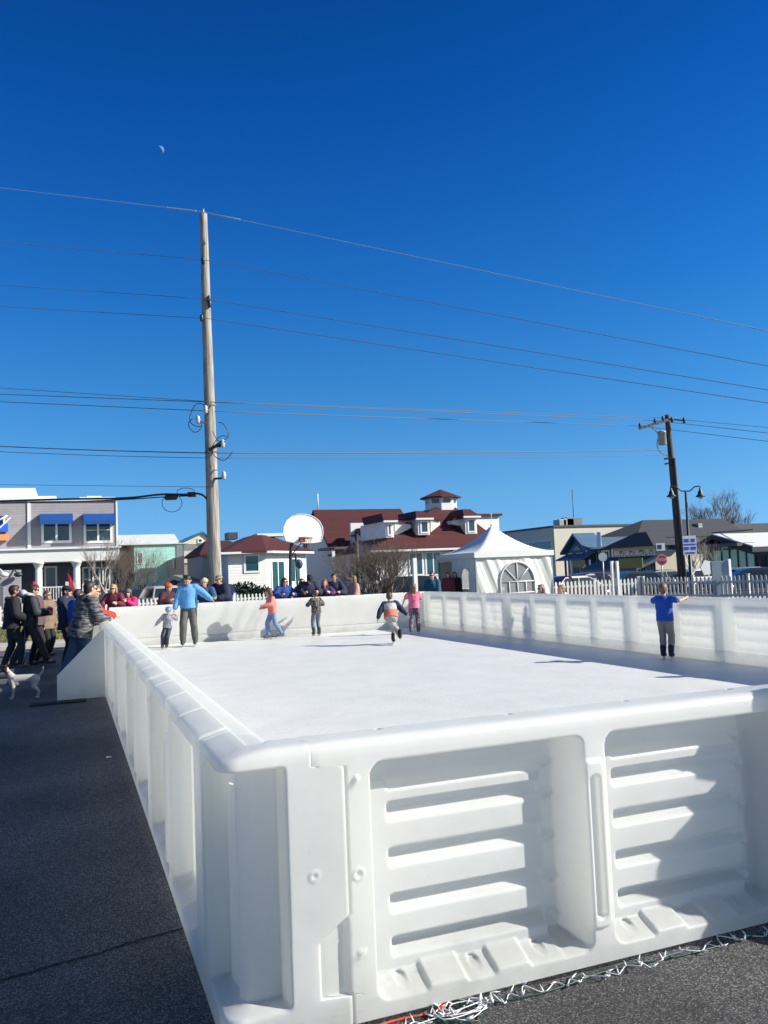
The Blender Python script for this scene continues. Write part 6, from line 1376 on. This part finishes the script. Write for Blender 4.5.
# ---- people outside the frame whose shadows reach the picture
OFF = 'people outside the right photo edge whose shadows fall into view'
person('striding person beside the front wall just outside the frame', (3.92, 2.62, 0), (-.96, -.26), 1.95, top=(navy, .1, .035), bottom=jeans, pel=(0, 0, .66), LF=(.03, .66, .08), RF=(-.12, -.25, .1), lean=(4, 0), group=OFF, fine=1.5, seed=51)
person('spectator leaning on the right wall just outside the frame', (10.25, 8.35, 0), (-1, .1), 1.68, top=(black, .1, .035), bottom=jeans, lean=(8, 0), LH=(.2, .35, 1.1), group=OFF, fine=1.5, seed=52)
person('second spectator standing further along the right wall outside the frame', (10.3, 6.9, 0), (-1, .1), 1.75, top=(black, .1, .04), bottom=jeans, LH=(.2, .35, 1.1), group=OFF, fine=1.5, seed=53)
person('third spectator at the right wall near the front corner outside the frame', (10.35, 6.2, 0), (-1, .0), 1.7, top=(navy, .1, .04), bottom=jeans, group=OFF, fine=1.5, seed=54)
# ---- dog
p = atZ(24, 699)
d = thing('dog', 'small short haired white dog with dark head and ears standing on the shaded asphalt', 'dog', (p.x, p.y, 0), -.25)
d.scale = (.80, .80, .80)
m_ = MB()
caps(m_, (-.15, 0, .37), (.20, 0, .385), .088, .072, 14); m_.ell((-.15, 0, .345), (.13, .08, .11), 16, 10); m_.ell((.21, 0, .365), (.085, .07, .09), 14, 8)
caps(m_, (-.20, 0, .41), (-.30, .0, .53), .07, .05); m_.ell((-.33, -.0, .565), (.065, .054, .058), 14, 10); caps(m_, (-.36, -.01, .55), (-.44, -.02, .53), .036, .025)
for y, x0, f0 in ((-.05, -.19, -.19), (.05, -.20, -.24)):
    caps(m_, (x0, y, .34), (x0+.02, y, .2), .045, .028); caps(m_, (x0+.02, y, .2), (f0+.01, y, .045), .026, .02); caps(m_, (f0+.01, y, .03), (f0-.035, y, .024), .023, .02)
for y, f0 in ((-.05, .29), (.05, .25)):
    caps(m_, (.21, y, .36), (.185, y, .22), .066, .04); caps(m_, (.185, y, .22), (f0, y, .135), .034, .022); caps(m_, (f0, y, .135), (f0-.02, y, .04), .02, .018); caps(m_, (f0-.015, y, .026), (f0-.055, y, .022), .022, .019)
caps(m_, (.27, 0, .41), (.34, 0, .50), .022, .015); caps(m_, (.34, 0, .50), (.35, 0, .58), .014, .009)
fm_, ft, FN, FL, FP = nodes('dog_coat'); FP.inputs['Roughness'].default_value = .8
tc = FN.new('ShaderNodeTexCoord'); sp = FN.new('ShaderNodeSeparateXYZ'); FL.new(tc.outputs['Object'], sp.inputs[0]); mr = FN.new('ShaderNodeMath'); mr.operation = 'LESS_THAN'; mr.inputs[1].default_value = -.285; FL.new(sp.outputs[0], mr.inputs[0])
mx = FN.new('ShaderNodeMix'); mx.data_type = 'RGBA'; mx.inputs[6].default_value = (.40, .385, .36, 1); mx.inputs[7].default_value = (.03, .02, .018, 1); FL.new(mr.outputs[0], mx.inputs[0]); FL.new(mx.outputs[2], FP.inputs['Base Color'])
fuse(m_, .009, 'body', fm_, d, 4)
for sy in (-1, 1): m_ = MB().prism([(-.33, sy*.035, .60), (-.29, sy*.045, .60), (-.30, sy*.062, .67), (-.325, sy*.07, .63)], (-.014, 0, 0)); m_.build('ear', mat('dog_dark', (.02, .015, .013), .8), d); MB().ell((-.375, sy*.034, .58), (.008, .008, .008), 8, 6).build('eye', EYE, d)
MB().ell((-.462, -.022, .535), (.013, .014, .012), 8, 6).build('nose', BLK, d)
MB().tube([(-.255-.02*sin(a), .064*cos(a), .475+.06*sin(a)) for a in [2*pi*i/16 for i in range(17)]], .008, 6).build('collar', mat('collar_red', (.4, .02, .02)), d)
tag(MB().tube(smooth_path([Vector((p.x-.20, p.y, .42)), Vector((p.x-.2, p.y+1.2, .25)), Vector((p.x-.1, p.y+2.6, .45)), atZ(12, 668)+Vector((.24, -.2, .98))], 8), .006, 5).build('dog_lead', BLK), 'thin dark lead running from the dog up to the young man in the hoodie', 'dog lead')
